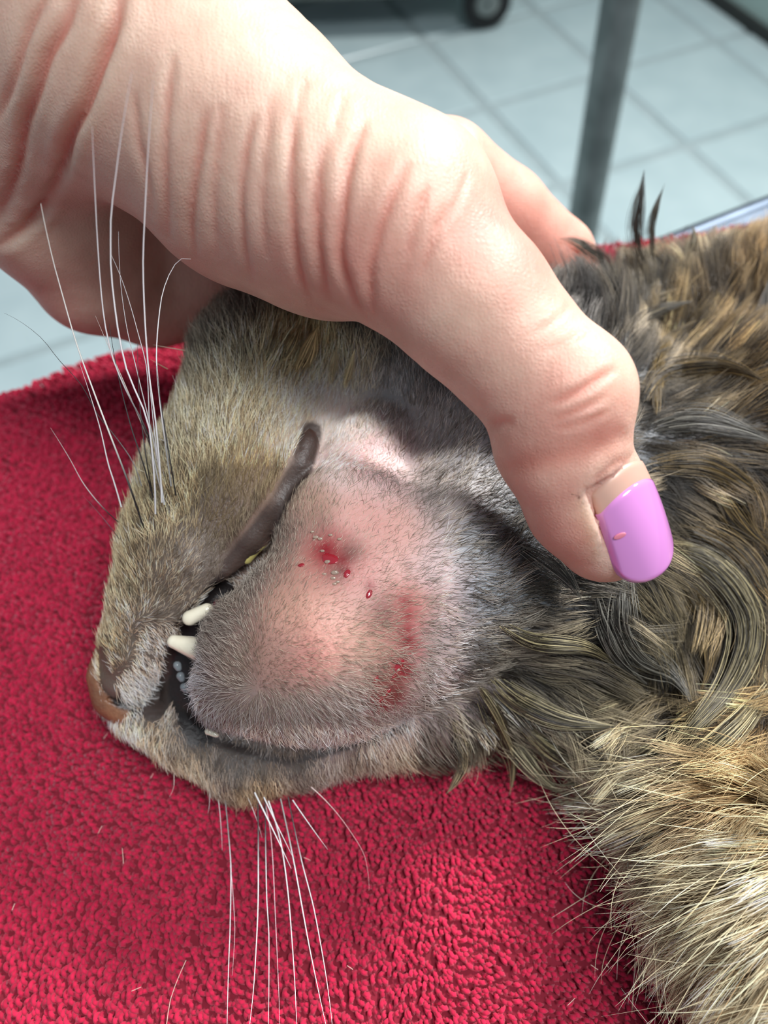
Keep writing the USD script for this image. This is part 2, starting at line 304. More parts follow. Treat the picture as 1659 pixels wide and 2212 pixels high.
# ------------------------------------------------------------------ the hand
NB, NT = P(1346, 1018, 22.0), P(1436, 1248, 16.6)                             # root and free edge
na = (NT - NB) / np.linalg.norm(NT - NB); nn = np.array([0.30, 0.05, 0.95]); nn -= na * (nn @ na); nn /= np.linalg.norm(nn); nc = np.cross(nn, na); NLEN = np.linalg.norm(NT - NB)
def hand_fn(p):
    thumb = chain(p, [(300, 120, 6, 25), (520, 300, 10, 20.5), (700, 420, 13, 17.5), (860, 500, 17, 15.0), (1020, 655, 18, 12.3), (1195, 850, 18, 10.9), (1208, 950, 16, 10.4), (1268, 1085, 12.5, 9.9), (1305, 1148, 10.5, 8.6)], 7)
    thumb = smin(thumb, ball(p, P(880, 440, 14), 13), 8)
    thumb = smin(thumb, smin(ellip(p, P(575, 440, 6), (17, 14.3, 13)), ball(p, P(725, 553, 5), 10), 8), 8)
    knuckle = ball(p, P(1250, 850, 20.5), 8.2); thumb = smin(thumb, knuckle, 5)
    wrist = chain(p, [(-420, -420, 4, 30), (-60, -40, 0, 27), (60, 200, -6, 23)], 8)
    palm = chain(p, [(60, 200, -10, 21), (115, 440, -22, 17.5), (205, 585, -34, 14), (330, 640, -46, 12), (520, 600, -50, 13)], 9)
    palm2 = chain(p, [(300, 120, -5, 20), (560, 300, -22, 17), (820, 420, -32, 14)], 8)
    palm2 = smin(palm2, chain(p, [(600, 430, -10, 14), (780, 500, -10, 12), (930, 560, -14, 9), (1010, 600, -26, 8)], 3), 6)
    back = chain(p, [(160, 200, -20, 18), (500, 450, -44, 15), (820, 520, -50, 13)], 8)
    ulnar = chain(p, [(-260, -200, -30, 27), (0, 60, -36, 22), (170, 330, -50, 17), (420, 460, -62, 15), (660, 540, -64, 13)], 8); palm = smin(palm, ulnar, 9)
    d = smin(smin(smin(thumb, wrist, 10), palm2, 6), smin(palm, back, 12), 4.5)
    idx = chain(p, [(820, 390, -30, 13), (960, 376, -38, 11.8), (1085, 460, -46, 10.8), (1200, 555, -54, 9.6), (1260, 680, -64, 7.8)], 4)
    mid = chain(p, [(820, 500, -48, 12), (1000, 560, -56, 9.5), (1130, 660, -66, 8.5), (1190, 770, -74, 7.4)], 4)
    rng_ = chain(p, [(640, 520, -54, 12), (840, 620, -68, 9), (960, 730, -78, 8), (1010, 840, -84, 7)], 4)
    pink = chain(p, [(480, 560, -56, 11), (600, 680, -72, 8), (690, 780, -82, 7.2), (740, 870, -88, 6.4)], 4)
    for q in (idx, mid, rng_, pink): d = smin(d, q, 2.2)
    r = p - NB; t, x, z = r @ na, r @ nc, r @ nn
    d = smax(d, -np.maximum(-(z + x * x / 17.5 + 0.3), np.maximum(np.abs(x) - 6.9, -0.6 - t)), 1.4)       # the bed the nail lies in
    return smax(d, -above(p, 0.8575), 2)
hm = body_of(hand_fn, (-150, -25, -100), (75, 150, 50), 1.5, 1)
hv, hf = np.array(hm.vertices), np.array(hm.faces)
def ss(x, a, b):
    t = np.clip((x - a) / (b - a), 0, 1); return t * t * (3 - 2 * t)
# folds of the thumb's base, wrist and knuckle: (depth mm, half-width mm, polyline in photo pixels)
FOLDS = [(1.7, 1.0, [(262, -30), (244, 54), (212, 141), (179, 233), (146, 304), (136, 353), (117, 407), (81, 461), (-10, 535)]),
         (1.1, 0.9, [(165, -20), (141, 49), (98, 130), (76, 206), (54, 271), (38, 369), (-5, 470)]),
         (0.7, 0.7, [(100, -10), (60, 70), (30, 170), (-5, 260)]),
         (0.55, 0.7, [(374, 120), (361, 217), (355, 326), (358, 434), (366, 520)]), (0.7, 0.7, [(445, 235), (429, 336), (418, 407), (412, 488), (424, 562)]),
         (0.55, 0.6, [(556, 235), (530, 326), (519, 423), (524, 515), (545, 610)]), (0.75, 0.7, [(638, 250), (628, 380), (632, 488), (642, 570), (680, 670)]),
         (0.65, 0.7, [(702, 310), (686, 407), (684, 488), (698, 600), (712, 660)]), (0.8, 0.7, [(795, 255), (756, 353), (739, 461), (733, 543), (751, 613), (790, 690)]),
         (0.6, 0.7, [(884, 350), (848, 423), (815, 515), (799, 597), (812, 690)]), (0.35, 0.6, [(585, 200), (575, 320), (566, 430), (575, 560)]), (0.35, 0.6, [(480, 220), (470, 330), (462, 450), (470, 560)]),
         (0.4, 0.6, [(290, 190), (298, 300), (320, 390), (330, 470)]), (0.35, 0.6, [(930, 400), (900, 470), (880, 560)]), (0.3, 0.5, [(960, 440), (935, 520), (905, 600)]),
         (0.3, 0.5, [(660, 170), (640, 250)]), (0.3, 0.5, [(745, 200), (720, 290)]), (0.25, 0.5, [(1010, 370), (985, 440), (940, 500)]),
         (0.55, 0.55, [(1185, 876), (1215, 862), (1260, 840), (1300, 814), (1335, 795)]), (0.28, 0.45, [(1200, 905), (1245, 887), (1310, 855)]), (0.25, 0.45, [(1195, 925), (1250, 915), (1320, 885)]),
         (0.28, 0.45, [(1180, 760), (1230, 735), (1280, 700)]), (0.22, 0.45, [(1150, 720), (1200, 690), (1235, 655)]), (0.4, 0.8, [(1010, 927), (1060, 919), (1112, 907)]), (0.7, 2.2, [(1050, 1010), (1110, 1010), (1190, 1000), (1290, 965), (1352, 925)]),
         (0.5, 0.8, [(1286, 1050), (1290, 1095), (1312, 1160), (1340, 1216)]), (0.5, 0.7, [(1280, 1045), (1310, 1020), (1365, 985)])]
def fold(v, f, folds):
    n = vnormals(v, f); q = px(v); disp = np.zeros(len(v)); red = np.zeros(len(v)); mm = FPX / (D0 - v[:, 2]); near = ss(n[:, 2], -0.1, 0.35) * ss(v[:, 2], -22, -12)
    for dep, w, pl in folds:
        d, t = line_dist(q, spline(pl, 4 * len(pl))); d = d / mm; env = np.sqrt(np.clip(np.minimum(t, 1 - t) * 5, 0.0, 1))
        disp += env * dep * (-np.exp(-(d / w) ** 2) + 0.27 * np.exp(-((d - 2.4 * w) / (1.5 * w)) ** 2)); red = np.maximum(red, env * min(1, dep * 0.9) * np.exp(-(d / (0.8 * w)) ** 2))
    return v + n * (disp * near)[:, None], red * near
hv, hred = fold(hv, hf, FOLDS)
hq = px(hv); hn = vnormals(hv, hf)
q3 = hv * 0.05
k1 = meshkit.fbm(q3 * 2.2, 4, 3)[:, None]; k2 = meshkit.fbm(q3 * 5 + 9, 3, 4)[:, None]
skin = lin((198, 169, 151)) * (1 - k1 * 0.0) + 0 * k1
pinkw = lambda u, v, s: np.exp(-(((hq[:, 0] - u) ** 2 + (hq[:, 1] - v) ** 2) / s ** 2))[:, None]
pk = np.clip(0.5 * pinkw(800, 560, 150) + 0.6 * pinkw(1030, 450, 110) + 0.5 * pinkw(1250, 880, 150) + 0.6 * pinkw(1150, 1150, 190) + 0.9 * pinkw(1180, 520, 130) + 0.35 * pinkw(700, 500, 160) + 0.5 * (k2 - 0.45), 0, 1)
skin = skin * (1 - pk) + lin((196, 139, 125)) * pk
rd = np.clip(hred * 0.75, 0, 1)[:, None]; skin = skin * (1 - rd) + lin((188, 116, 98)) * rd
deep = (1 - ss(hv[:, 2], -30, -8))[:, None] * 0.5; skin = skin * (1 - deep) + lin((206, 152, 136)) * deep
person = thing('person', world(P(300, 120, 0)), "bare human hand with a glossy pink thumbnail gripping the cat's head from above", 'person')
ho = obj('hand', (world(hv), hf), 'hand_skin', person, tint=skin)
UsdGeom.PrimvarsAPI(ho).CreatePrimvar('rest', Sdf.ValueTypeNames.Float3Array, 'vertex').Set(Vt.Vec3fArray.FromNumpy((hv * [0.95, 0.16, 0.45]).astype(np.float32)))

# nail: a curved plate at the thumb's tip; the polish covers all but a strip at its root
def nail_plate(t0, t1, th, lift, wmul=1.0, inset=0.0, rounded0=0.5):
    a = np.linspace(0, 1, 41); w = np.linspace(-1, 1, 31); A, Wd = np.meshgrid(a, w, indexing='ij')
    t = t0 + (t1 - t0) * A
    # rounded at both ends: the free edge is a half ellipse, the root a shallow arc
    tip = 0.30 * (1 - np.sqrt(np.clip(1 - np.abs(Wd) ** 2.2, 0, 1))); root = rounded0 * 0.20 * (np.abs(Wd) ** 2)
    tt = t + root * (1 - A) - tip * A
    half = 6.9 * wmul * (0.86 + 0.14 * np.sin(np.clip(tt * 1.5 + 0.1, 0, 1.6))) 
    R = 8.6; th_ = Wd * half / R; x = R * np.sin(th_); z = R * (np.cos(th_) - 1) - 1.6 * (tt - 0.35) ** 2 * 2.2
    edge = np.minimum(np.minimum(A / 0.06, 1), np.minimum((1 - A) / 0.06, 1)) * np.minimum((1 - np.abs(Wd)) / 0.10, 1)
    edge = np.sqrt(np.clip(1 - (1 - np.clip(edge, 0, 1)) ** 2, 0, 1))
    up_ = z + lift + th * edge; lo_ = z + lift - 0.35
    mk = lambda zz: NB + (tt * NLEN)[..., None] * na + x[..., None] * nc + zz[..., None] * nn
    return sheet3(mk(up_), mk(lo_))
def sheet3(T, B):
    a, b = T.shape[:2]; i = np.arange(a * b).reshape(a, b); n = a * b
    q = np.stack([i[:-1, :-1], i[1:, :-1], i[1:, 1:], i[:-1, 1:]], -1).reshape(-1, 4); bd = np.r_[i[:, 0], i[-1, 1:], i[::-1, -1][1:], i[0, ::-1][1:-1]]
    s = np.stack([bd, np.roll(bd, -1), np.roll(bd, -1) + n, bd + n], 1); f = np.vstack([q, q[:, ::-1] + n, s[:, ::-1]])
    return np.vstack([T.reshape(-1, 3), B.reshape(-1, 3)]), np.vstack([f[:, [0, 1, 2]], f[:, [0, 2, 3]]])
v, f = nail_plate(-0.03, 0.9, 0.3, 0.2, 1.0); nl = obj('thumbnail', (world(v), f), 'nail_plate', person, label='bare strip of natural thumbnail at the root')
v, f = nail_plate(0.12, 1.0, 0.75, 0.12, 1.02, rounded0=0.6); obj('nail_polish', (world(v), f), 'nail_polish', nl, label='glossy lilac pink polish on the thumbnail')
m = trimesh.creation.icosphere(2); cc = NB + 0.46 * NLEN * na - 4.6 * nc + (0.12 + 0.75 + 8.6 * (math.cos(4.6 / 8.6) - 1) - 1.6 * (0.46 - 0.35) ** 2 * 2.2) * nn; nq_ = np.array(m.vertices); n2_ = nn - 0.53 * nc; n2_ /= np.linalg.norm(n2_); e2_ = np.cross(n2_, na)
obj('polish_smear', (world(cc + nq_[:, :1] * 0.45 * na + nq_[:, 1:2] * 1.0 * e2_ + nq_[:, 2:] * 0.12 * n2_), m.faces), 'polish_chip', nl, label='small reddish smear on the nail polish')

# ------------------------------------------------------------------ the cat
def cat_fn(p):
    muz = chain(p, [(560, 815, -28, 15.5), (508, 915, -25, 12.2), (440, 1060, -22, 12.8), (400, 1200, -20, 13.2), (352, 1300, -19, 10.4), (308, 1385, -19, 8.0), (285, 1445, -21, 7.0)], 6)
    muz = smin(muz, chain(p, [(572, 990, -21.5, 13), (478, 1165, -21, 12)], 4), 5)
    muz = smin(muz, chain(p, [(262, 1455, -26, 5.2), (262, 1500, -26, 4.6)], 3), 4)
    far = chain(p, [(292, 1540, -22, 4.6), (395, 1592, -20, 5.6), (520, 1650, -20, 7.0), (660, 1622, -20, 7.0), (800, 1578, -20, 7.0), (960, 1540, -22, 9.5)], 4)
    head = smin(muz, far, 2.0)
    head = smin(head, ellip(p, P(730, 1010, -36), (30, 28, 22)), 8)
    head = smin(head, chain(p, [(560, 745, -34, 10.5), (700, 745, -35, 14), (850, 800, -36, 19)], 5), 7)
    lip = chain(p, [(674, 932, -8, 0.7), (664, 962, -7.8, 2.0), (648, 1000, -7.5, 3.0), (600, 1085, -7.5, 3.2), (545, 1158, -9, 2.9), (490, 1240, -11, 1.9), (430, 1300, -13, 1.4), (392, 1350, -14, 1.2)], 2)
    head = smin(head, lip, 3.2)
    under = chain(p, [(850, 712, -23, 13), (1010, 770, -19.5, 16), (1180, 940, -16.5, 14.5)], 4)
    neck = smin(chain(p, [(860, 820, -36, 18), (1000, 900, -35, 21), (1200, 800, -50, 21)], 6), chain(p, [(960, 1150, -26, 23), (1150, 1240, -30, 26), (1100, 1460, -26, 12), (1230, 1530, -24, 10)], 6), 9)
    neck = smin(neck, under, 13)
    jaw = chain(p, [(508, 1478, -1, 7.4), (570, 1408, -1, 11.4), (700, 1360, -1, 16.3), (790, 1280, -6, 18), (920, 1240, -13, 21)], 4)
    for a, r in (((748, 1128, -8), 12.2), ((775, 1010, -18), 9.5), ((860, 960, -25), 14), ((640, 1480, -2), 10.0), ((760, 1440, -4), 11.4), ((880, 1380, -8), 12.5)): jaw = smin(jaw, ball(p, P(*a), r), 7)
    body = chain(p, [(1330, 756, -68, 19), (1550, 712, -74, 22), (1850, 675, -76, 28)], 6)
    for a, r in (((1400, 1040, -46), 25), ((1640, 980, -50), 31), ((1280, 1380, -33), 17), ((1500, 1330, -38), 20), ((1780, 1350, -42), 32), ((1380, 1590, -24), 10.5), ((1600, 1600, -24), 17)): body = smin(body, ball(p, P(*a), r), 9)
    limb = chain(p, [(1490, 1655, -14, 11.5), (1660, 1930, 0, 16), (1830, 2200, 10, 18.5), (2050, 2500, 16, 20)], 4)
    u = 829.5 + FPX * p[:, 0] / (D0 - p[:, 2]); v = 1106 - FPX * p[:, 1] / (D0 - p[:, 2])
    k = 1.0 + 9.0 * ss(u + 0.25 * (v - 1000), 840, 1050)
    d = smin(head, neck, 8); d = smin(d, jaw, k); d = smin(d, body, 12); d = smin(d, limb, 8)
    core = smin(chain(p, [(490, 1290, -24, 9), (425, 1400, -23, 7.5), (415, 1500, -23, 6.5)], 3), chain(p, [(600, 1230, -20, 9), (520, 1360, -19, 10), (490, 1490, -20, 8.5), (600, 1540, -21, 8)], 3), 3); d = smin(d, core, 1.5)
    cut = chain(p, [(640, 1035, -14, 0.8), (566, 1152, -12, 2.1), (480, 1285, -12, 2.8), (412, 1390, -11, 4.0), (402, 1480, -11, 3.6), (430, 1575, -11, 1.8), (560, 1622, -11, 0.9), (720, 1612, -12, 0.7)], 2)
    d = -smin(-d, cut, 1.2)
    for a, b, r in (((1415, 1440, -8), (1405, 1500, -10), 5.5), ((1490, 1250, -12), (1500, 1340, -16), 4.5)): d = -smin(-d, cone(p, P(*a), P(*b), r, r), 3)
    d = smax(d, -above(p, 0.8572), 3); d = smax(d, 0.8 - hand_fn(p), 0.8)
    d = -smin(-d, chain(p, [(262, 1522, -13.5, 0.9), (330, 1530, -12.5, 1.2), (385, 1512, -13, 1.6)], 1), 0.8)
    return d
cm = body_of(cat_fn, (-70, -125, -125), (150, 96, 36), 1.5, 1)
cv, cf = np.array(cm.vertices), np.array(cm.faces); cn = vnormals(cv, cf); cq = px(cv)
# what grows where: photo pixel, hair direction (degrees, 0 = right, 90 = up), length mm, lift, tip, root and skin colour
LT, TAN, CRM, GRY, DK = (206, 196, 168), (196, 168, 118), (228, 212, 166), (150, 146, 138), (44, 38, 34)
FIELD = [
 (620, 655, 100, 5, .5, (78, 74, 66), (22, 20, 19), (24, 22, 20)), (700, 690, 95, 5, .45, (60, 58, 54), (20, 19, 18), (22, 21, 20)), (860, 730, 85, 4, .35, (70, 70, 70), (24, 23, 23), (34, 34, 35)), (960, 830, 70, 3.5, .3, (86, 84, 80), (32, 30, 29), (60, 58, 60)), (490, 640, 105, 6, .5, (96, 90, 78), (24, 22, 20), (26, 24, 22)), (400, 745, 120, 5, .5, (150, 138, 110), (36, 32, 28), (40, 36, 32)),
 (235, 1400, 105, 2.2, .45, (190, 172, 130), (110, 92, 66), (90, 78, 64)), (260, 1250, 105, 3.2, .4, (190, 170, 126), (84, 70, 52), (80, 68, 56)), (290, 1120, 115, 4.2, .45, (188, 168, 122), (80, 66, 48), (76, 64, 52)),
 (340, 1400, -60, 2.2, .4, (200, 190, 172), (120, 104, 88), (98, 86, 78)), (310, 1490, -55, 3.2, .45, (226, 222, 212), (150, 138, 124), (104, 92, 84)), (360, 1260, 60, 2.6, .35, (182, 166, 134), (92, 78, 62), (92, 80, 70)),
 (430, 1230, 55, 2.4, .3, (170, 156, 134), (104, 92, 80), (108, 96, 88)), (470, 1130, 65, 3.0, .35, (176, 156, 120), (84, 72, 56), (90, 76, 66)), (400, 1080, 95, 4.2, .35, (196, 176, 128), (80, 66, 48), (76, 64, 50)),
 (350, 960, 112, 5.0, .45, (194, 180, 138), (70, 60, 46), (70, 62, 50)), (430, 920, 95, 5.0, .35, (206, 194, 152), (96, 84, 62), (100, 88, 70)), (540, 900, 80, 5.0, .3, (206, 192, 148), (112, 98, 74), (128, 112, 92)),
 (560, 1030, 75, 3.2, .3, (196, 170, 118), (110, 92, 66), (128, 106, 86)), (370, 800, 128, 4.6, .5, (160, 148, 118), (52, 46, 38), (54, 48, 40)), (450, 700, 115, 5.0, .5, (150, 142, 118), (44, 40, 36), (44, 40, 36)),
 (540, 650, 100, 6.0, .5, (120, 114, 100), (32, 29, 27), (34, 30, 28)), (500, 800, 90, 5.5, .35, (204, 190, 148), (80, 70, 54), (84, 74, 60)), (620, 780, 68, 7.0, .35, (214, 196, 146), (120, 102, 70), (120, 104, 80)),
 (690, 730, 62, 7.0, .45, (214, 190, 132), (120, 98, 64), (70, 62, 54)), (760, 700, 80, 4.0, .4, (70, 72, 74), (30, 30, 32), (36, 36, 38)), (640, 900, 78, 4.5, .25, (214, 206, 176), (150, 136, 112), (190, 172, 152)),
 (760, 800, 76, 5.5, .25, (212, 196, 148), (120, 112, 96), (158, 150, 142)), (720, 900, 76, 2.2, .2, (226, 222, 208), (190, 182, 168), (222, 206, 196)), (850, 850, 70, 3.0, .25, (150, 150, 146), (84, 82, 78), (124, 124, 126)),
 (950, 900, 62, 2.6, .25, (150, 146, 138), (88, 82, 76), (140, 134, 134)), (730, 1000, 76, 2.0, .2, (216, 208, 196), (150, 138, 126), (226, 204, 200)), (830, 1000, 66, 2.4, .22, (170, 160, 150), (110, 98, 88), (212, 186, 186)),
 (950, 1050, 52, 3.0, .22, (170, 166, 154), (92, 86, 78), (168, 158, 154)), (680, 1090, 80, 1.8, .25, (190, 178, 160), (130, 116, 102), (196, 172, 164)), (760, 1130, 60, 1.6, .2, (214, 200, 192), (160, 140, 132), (228, 196, 198)),
 (850, 1150, 48, 2.0, .2, (200, 186, 178), (140, 120, 112), (226, 196, 198)), (600, 1160, 110, 1.8, .4, (180, 172, 162), (104, 92, 86), (160, 142, 138)), (540, 1240, 140, 2.2, .5, (206, 202, 194), (110, 100, 96), (150, 136, 134)),
 (470, 1360, 160, 2.4, .55, (200, 196, 190), (104, 94, 90), (104, 92, 90)), (415, 1470, 190, 2.6, .5, (214, 212, 208), (120, 112, 110), (84, 74, 74)), (430, 1560, 245, 3.0, .5, (218, 216, 210), (124, 116, 110), (96, 86, 84)),
 (500, 1440, 120, 2.0, .5, (190, 182, 172), (110, 98, 90), (130, 116, 112)), (540, 1560, 250, 2.8, .5, (214, 208, 194), (124, 112, 102), (138, 124, 118)), (620, 1300, 50, 1.5, .3, (204, 190, 176), (138, 120, 108), (196, 162, 154)),
 (600, 1420, 25, 1.7, .35, (200, 188, 174), (136, 118, 108), (186, 158, 154)), (680, 1220, 55, 1.3, .25, (204, 188, 176), (142, 120, 112), (198, 160, 156)), (700, 1340, 25, 1.5, .25, (206, 192, 178), (140, 120, 110), (198, 160, 154)),
 (790, 1240, 35, 1.5, .25, (204, 188, 180), (146, 122, 114), (214, 170, 170)), (680, 1430, 5, 1.8, .3, (212, 198, 184), (144, 124, 114), (214, 168, 166)), (800, 1380, 0, 2.4, .3, (218, 206, 188), (136, 118, 106), (206, 174, 168)),
 (880, 1300, 8, 2.4, .3, (218, 204, 188), (140, 118, 106), (218, 172, 168)), (640, 1560, -70, 2.6, .45, (218, 210, 194), (120, 108, 98), (156, 138, 130)), (740, 1520, -40, 2.8, .4, (222, 212, 194), (120, 104, 94), (168, 146, 138)),
 (830, 1470, -18, 2.8, .35, (222, 212, 196), (120, 102, 92), (174, 146, 140)), (720, 1600, -95, 2.6, .5, (226, 218, 206), (150, 138, 132), (168, 148, 146)), (860, 1560, -60, 2.6, .45, (230, 222, 212), (160, 146, 142), (190, 168, 168)),
 (950, 1470, -22, 3.2, .3, (222, 214, 200), (128, 114, 104), (196, 174, 170)), (940, 1240, 22, 2.4, .25, (206, 194, 182), (120, 106, 96), (210, 182, 180)), (960, 1360, -2, 2.8, .25, (206, 198, 184), (116, 104, 94), (196, 174, 170)),
 (1020, 1180, 30, 4.0, .25, (150, 144, 130), (70, 64, 58), (150, 152, 156)), (1060, 1280, 5, 5.0, .25, (146, 140, 128), (66, 60, 54), (156, 160, 166)), (1060, 1400, -18, 6.0, .28, (160, 152, 132), (70, 64, 56), (150, 148, 148)),
 (1000, 1540, -50, 5.0, .4, (206, 194, 164), (90, 78, 66), (146, 128, 126)), (940, 1620, -70, 6.0, .45, (206, 188, 148), (96, 80, 64), (120, 100, 92)), (1060, 1620, -55, 9.0, .45, (200, 188, 152), (64, 56, 48), (84, 72, 66)),
 (1000, 1000, 58, 3.2, .25, (146, 142, 132), (70, 66, 60), (140, 138, 142)), (1100, 1150, 25, 6.0, .25, (120, 114, 100), (46, 42, 38), (120, 124, 130)), (1180, 1280, -5, 9.0, .25, (130, 122, 104), (40, 36, 33), (96, 98, 102)),
 (1150, 1450, -25, 11, .3, (176, 164, 130), (50, 44, 38), (80, 76, 72)), (1260, 1400, -40, 13, .3, (160, 146, 112), (36, 32, 28), (56, 52, 50)), (1180, 1600, -38, 12, .4, (196, 184, 148), (56, 50, 42), (72, 64, 58)), (1280, 1620, -30, 12, .35, (190, 176, 138), (60, 52, 42), (70, 60, 52)),
 (330, 1580, -75, 3.2, .35, (214, 204, 178), (140, 122, 98), (90, 80, 70)), (420, 1600, -70, 2.4, .3, (140, 128, 112), (80, 72, 66), (70, 62, 58)), (400, 1640, -80, 3.2, .4, (206, 192, 160), (120, 104, 82), (90, 80, 70)), (520, 1640, -80, 1.8, .3, (120, 112, 106), (76, 70, 66), (78, 72, 68)),
 (560, 1710, -85, 3.4, .45, (190, 164, 120), (96, 78, 56), (84, 72, 60)), (660, 1650, -75, 2.4, .35, (130, 118, 104), (72, 64, 56), (80, 72, 66)), (760, 1630, -70, 4.0, .35, (172, 150, 122), (84, 70, 58), (110, 92, 84)), (860, 1620, -65, 5.5, .4, (190, 168, 130), (96, 78, 62), (120, 98, 90)),
 (1300, 640, 112, 11, .55, (90, 84, 70), (34, 31, 28), (64, 62, 62)), (1400, 600, 95, 11, .55, (170, 154, 118), (44, 40, 34), (80, 76, 72)), (1250, 720, 60, 7, .35, (120, 118, 112), (48, 46, 44), (96, 98, 102)), (1520, 560, 80, 9, .5, (186, 170, 132), (88, 75, 56), (96, 84, 68)),
 (1620, 560, 82, 9, .45, (186, 154, 100), (92, 72, 44), (96, 80, 60)), (1350, 760, 55, 9, .3, (130, 120, 100), (52, 48, 44), (104, 104, 106)), (1450, 720, 75, 12, .4, (170, 146, 98), (56, 48, 38), (84, 80, 76)), (1560, 700, 65, 11, .35, (150, 124, 80), (56, 46, 34), (90, 84, 76)),
 (1370, 900, 8, 9, .25, (130, 122, 106), (56, 51, 46), (124, 128, 132)), (1480, 880, 25, 11, .28, (150, 132, 96), (52, 46, 38), (110, 110, 112)), (1600, 880, 15, 13, .3, (150, 122, 74), (46, 39, 30), (90, 84, 78)), (1430, 1010, -12, 11, .25, (130, 120, 100), (48, 43, 38), (112, 114, 118)),
 (1560, 1040, -25, 14, .3, (150, 124, 80), (40, 34, 28), (80, 76, 72)), (1500, 1170, -55, 15, .35, (150, 132, 92), (36, 31, 27), (64, 60, 58)), (1610, 1180, -75, 15, .35, (160, 130, 84), (40, 33, 26), (60, 54, 48)), (1600, 1350, -105, 15, .35, (170, 148, 104), (40, 34, 28), (56, 50, 44)),
 (1400, 1280, -75, 14, .3, (140, 128, 96), (30, 27, 24), (50, 47, 45)), (1480, 1420, -70, 14, .4, (140, 124, 90), (30, 26, 22), (40, 36, 32)), (1400, 1560, -140, 12, .35, (190, 176, 136), (60, 50, 38), (70, 60, 48)), (1520, 1540, -125, 13, .35, (176, 160, 120), (56, 47, 36), (60, 52, 42)),
 (1600, 1530, -135, 12, .35, (186, 156, 104), (70, 54, 36), (80, 66, 48)), (1450, 1680, 200, 14, .4, (222, 208, 164), (84, 70, 50), (84, 70, 54)), (1360, 1740, 195, 15, .45, (224, 212, 170), (80, 66, 50), (70, 58, 48)), (1600, 1700, 205, 13, .35, (218, 190, 134), (120, 92, 58), (110, 88, 60)),
 (1450, 1860, 205, 14, .4, (226, 212, 168), (84, 70, 52), (84, 68, 52)), (1600, 1880, 200, 13, .35, (230, 214, 166), (110, 92, 62), (110, 90, 64)), (1560, 2050, 215, 13, .4, (236, 220, 172), (110, 92, 64), (100, 82, 60)), (1630, 2100, 225, 12, .4, (240, 224, 176), (130, 108, 74), (120, 98, 70)), (1540, 2180, 225, 13, .4, (224, 204, 156), (90, 74, 54), (80, 66, 50))]
jw = lambda r: 460 < r[0] < 930 and 1060 < r[1] < 1520 and r[3] < 3.2
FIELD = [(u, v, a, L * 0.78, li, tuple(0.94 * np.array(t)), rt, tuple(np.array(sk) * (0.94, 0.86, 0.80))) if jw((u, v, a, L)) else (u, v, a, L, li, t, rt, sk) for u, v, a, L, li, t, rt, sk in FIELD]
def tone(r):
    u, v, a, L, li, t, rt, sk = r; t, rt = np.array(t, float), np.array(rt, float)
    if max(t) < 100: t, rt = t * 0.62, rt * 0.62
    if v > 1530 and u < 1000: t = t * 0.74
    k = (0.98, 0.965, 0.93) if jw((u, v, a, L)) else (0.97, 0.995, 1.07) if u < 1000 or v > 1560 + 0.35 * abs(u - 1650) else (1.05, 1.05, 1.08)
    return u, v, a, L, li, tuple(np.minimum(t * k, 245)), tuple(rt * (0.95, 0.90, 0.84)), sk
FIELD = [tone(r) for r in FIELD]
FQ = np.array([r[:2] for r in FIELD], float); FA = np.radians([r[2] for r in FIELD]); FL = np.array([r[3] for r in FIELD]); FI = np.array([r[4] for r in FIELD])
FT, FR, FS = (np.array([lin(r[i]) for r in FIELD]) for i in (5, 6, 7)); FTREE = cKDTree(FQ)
def at_field(q):
    d, i = FTREE.query(q, k=6); w = 1 / (d * d + 900) ** 1.5; w /= w.sum(1, keepdims=True); mix = lambda a: (w[..., None] * a[i]).sum(1) if a.ndim > 1 else (w * a[i]).sum(1)
    ang = np.arctan2(mix(np.sin(FA)), mix(np.cos(FA)))
    return ang, mix(FL), mix(FI), mix(FT), mix(FR), mix(FS)
LIPLINE = spline([(676, 930), (660, 1000), (612, 1095), (556, 1165), (500, 1232), (440, 1305), (392, 1360), (368, 1420), (385, 1500)], 60)
LIP2 = spline([(392, 1500), (425, 1575), (500, 1610), (620, 1640), (760, 1605), (880, 1570)], 40)
_, _, _, _, _, cskin = at_field(cq)
front = ss(cn[:, 2], -0.2, 0.3)[:, None]
def stain(rows, col, base):
    w = np.zeros(len(cq))
    for u, v, s, a in rows: w = np.maximum(w, a * np.exp(-(((cq[:, 0] - u) ** 2 + (cq[:, 1] - v) ** 2) / s ** 2)))
    w = (w * np.clip(0.3 + 1.5 * meshkit.fbm(cv * 0.6, 3, 31), 0, 1))[:, None] * front; return base * (1 - w) + lin(col) * w
cskin = stain([(680, 1410, 60, .2), (720, 1360, 60, .12), (640, 1440, 40, .2), (760, 1220, 80, .3), (870, 1330, 70, .7), (890, 1400, 40, .8), (720, 1190, 60, .7), (800, 1130, 110, .22), (870, 1440, 40, .8), (840, 1500, 40, .8), (800, 990, 60, .4), (900, 1350, 40, .6)], (176, 84, 84), cskin)
cskin = stain([(705, 1190, 34, 1), (740, 1210, 20, 1), (745, 1228, 14, 1), (870, 1446, 26, 1), (850, 1480, 22, 1), (825, 1520, 28, 1), (850, 1500, 26, 1), (880, 1385, 22, .9), (875, 1300, 18, .8), (800, 1265, 12, .9), (880, 1330, 14, .8), (880, 1360, 14, .8), (815, 1480, 12, .7)], (140, 20, 34), cskin)
cskin = stain([(830, 1320, 40, .6), (760, 1190, 30, .7), (730, 1235, 26, .6), (850, 1500, 36, .7), (690, 1130, 30, .4)], (96, 66, 58), cskin)
d1_, _ = line_dist(cq, LIPLINE); d2_, _ = line_dist(cq, LIP2); low = 1 - ss(cv[:, 2], -3, 1)
w = (np.maximum(1 - ss(d1_, 12, 24), (1 - ss(d2_, 7, 18)) * 0.9) * low)[:, None]; cskin = cskin * (1 - w) + lin((46, 36, 33)) * w
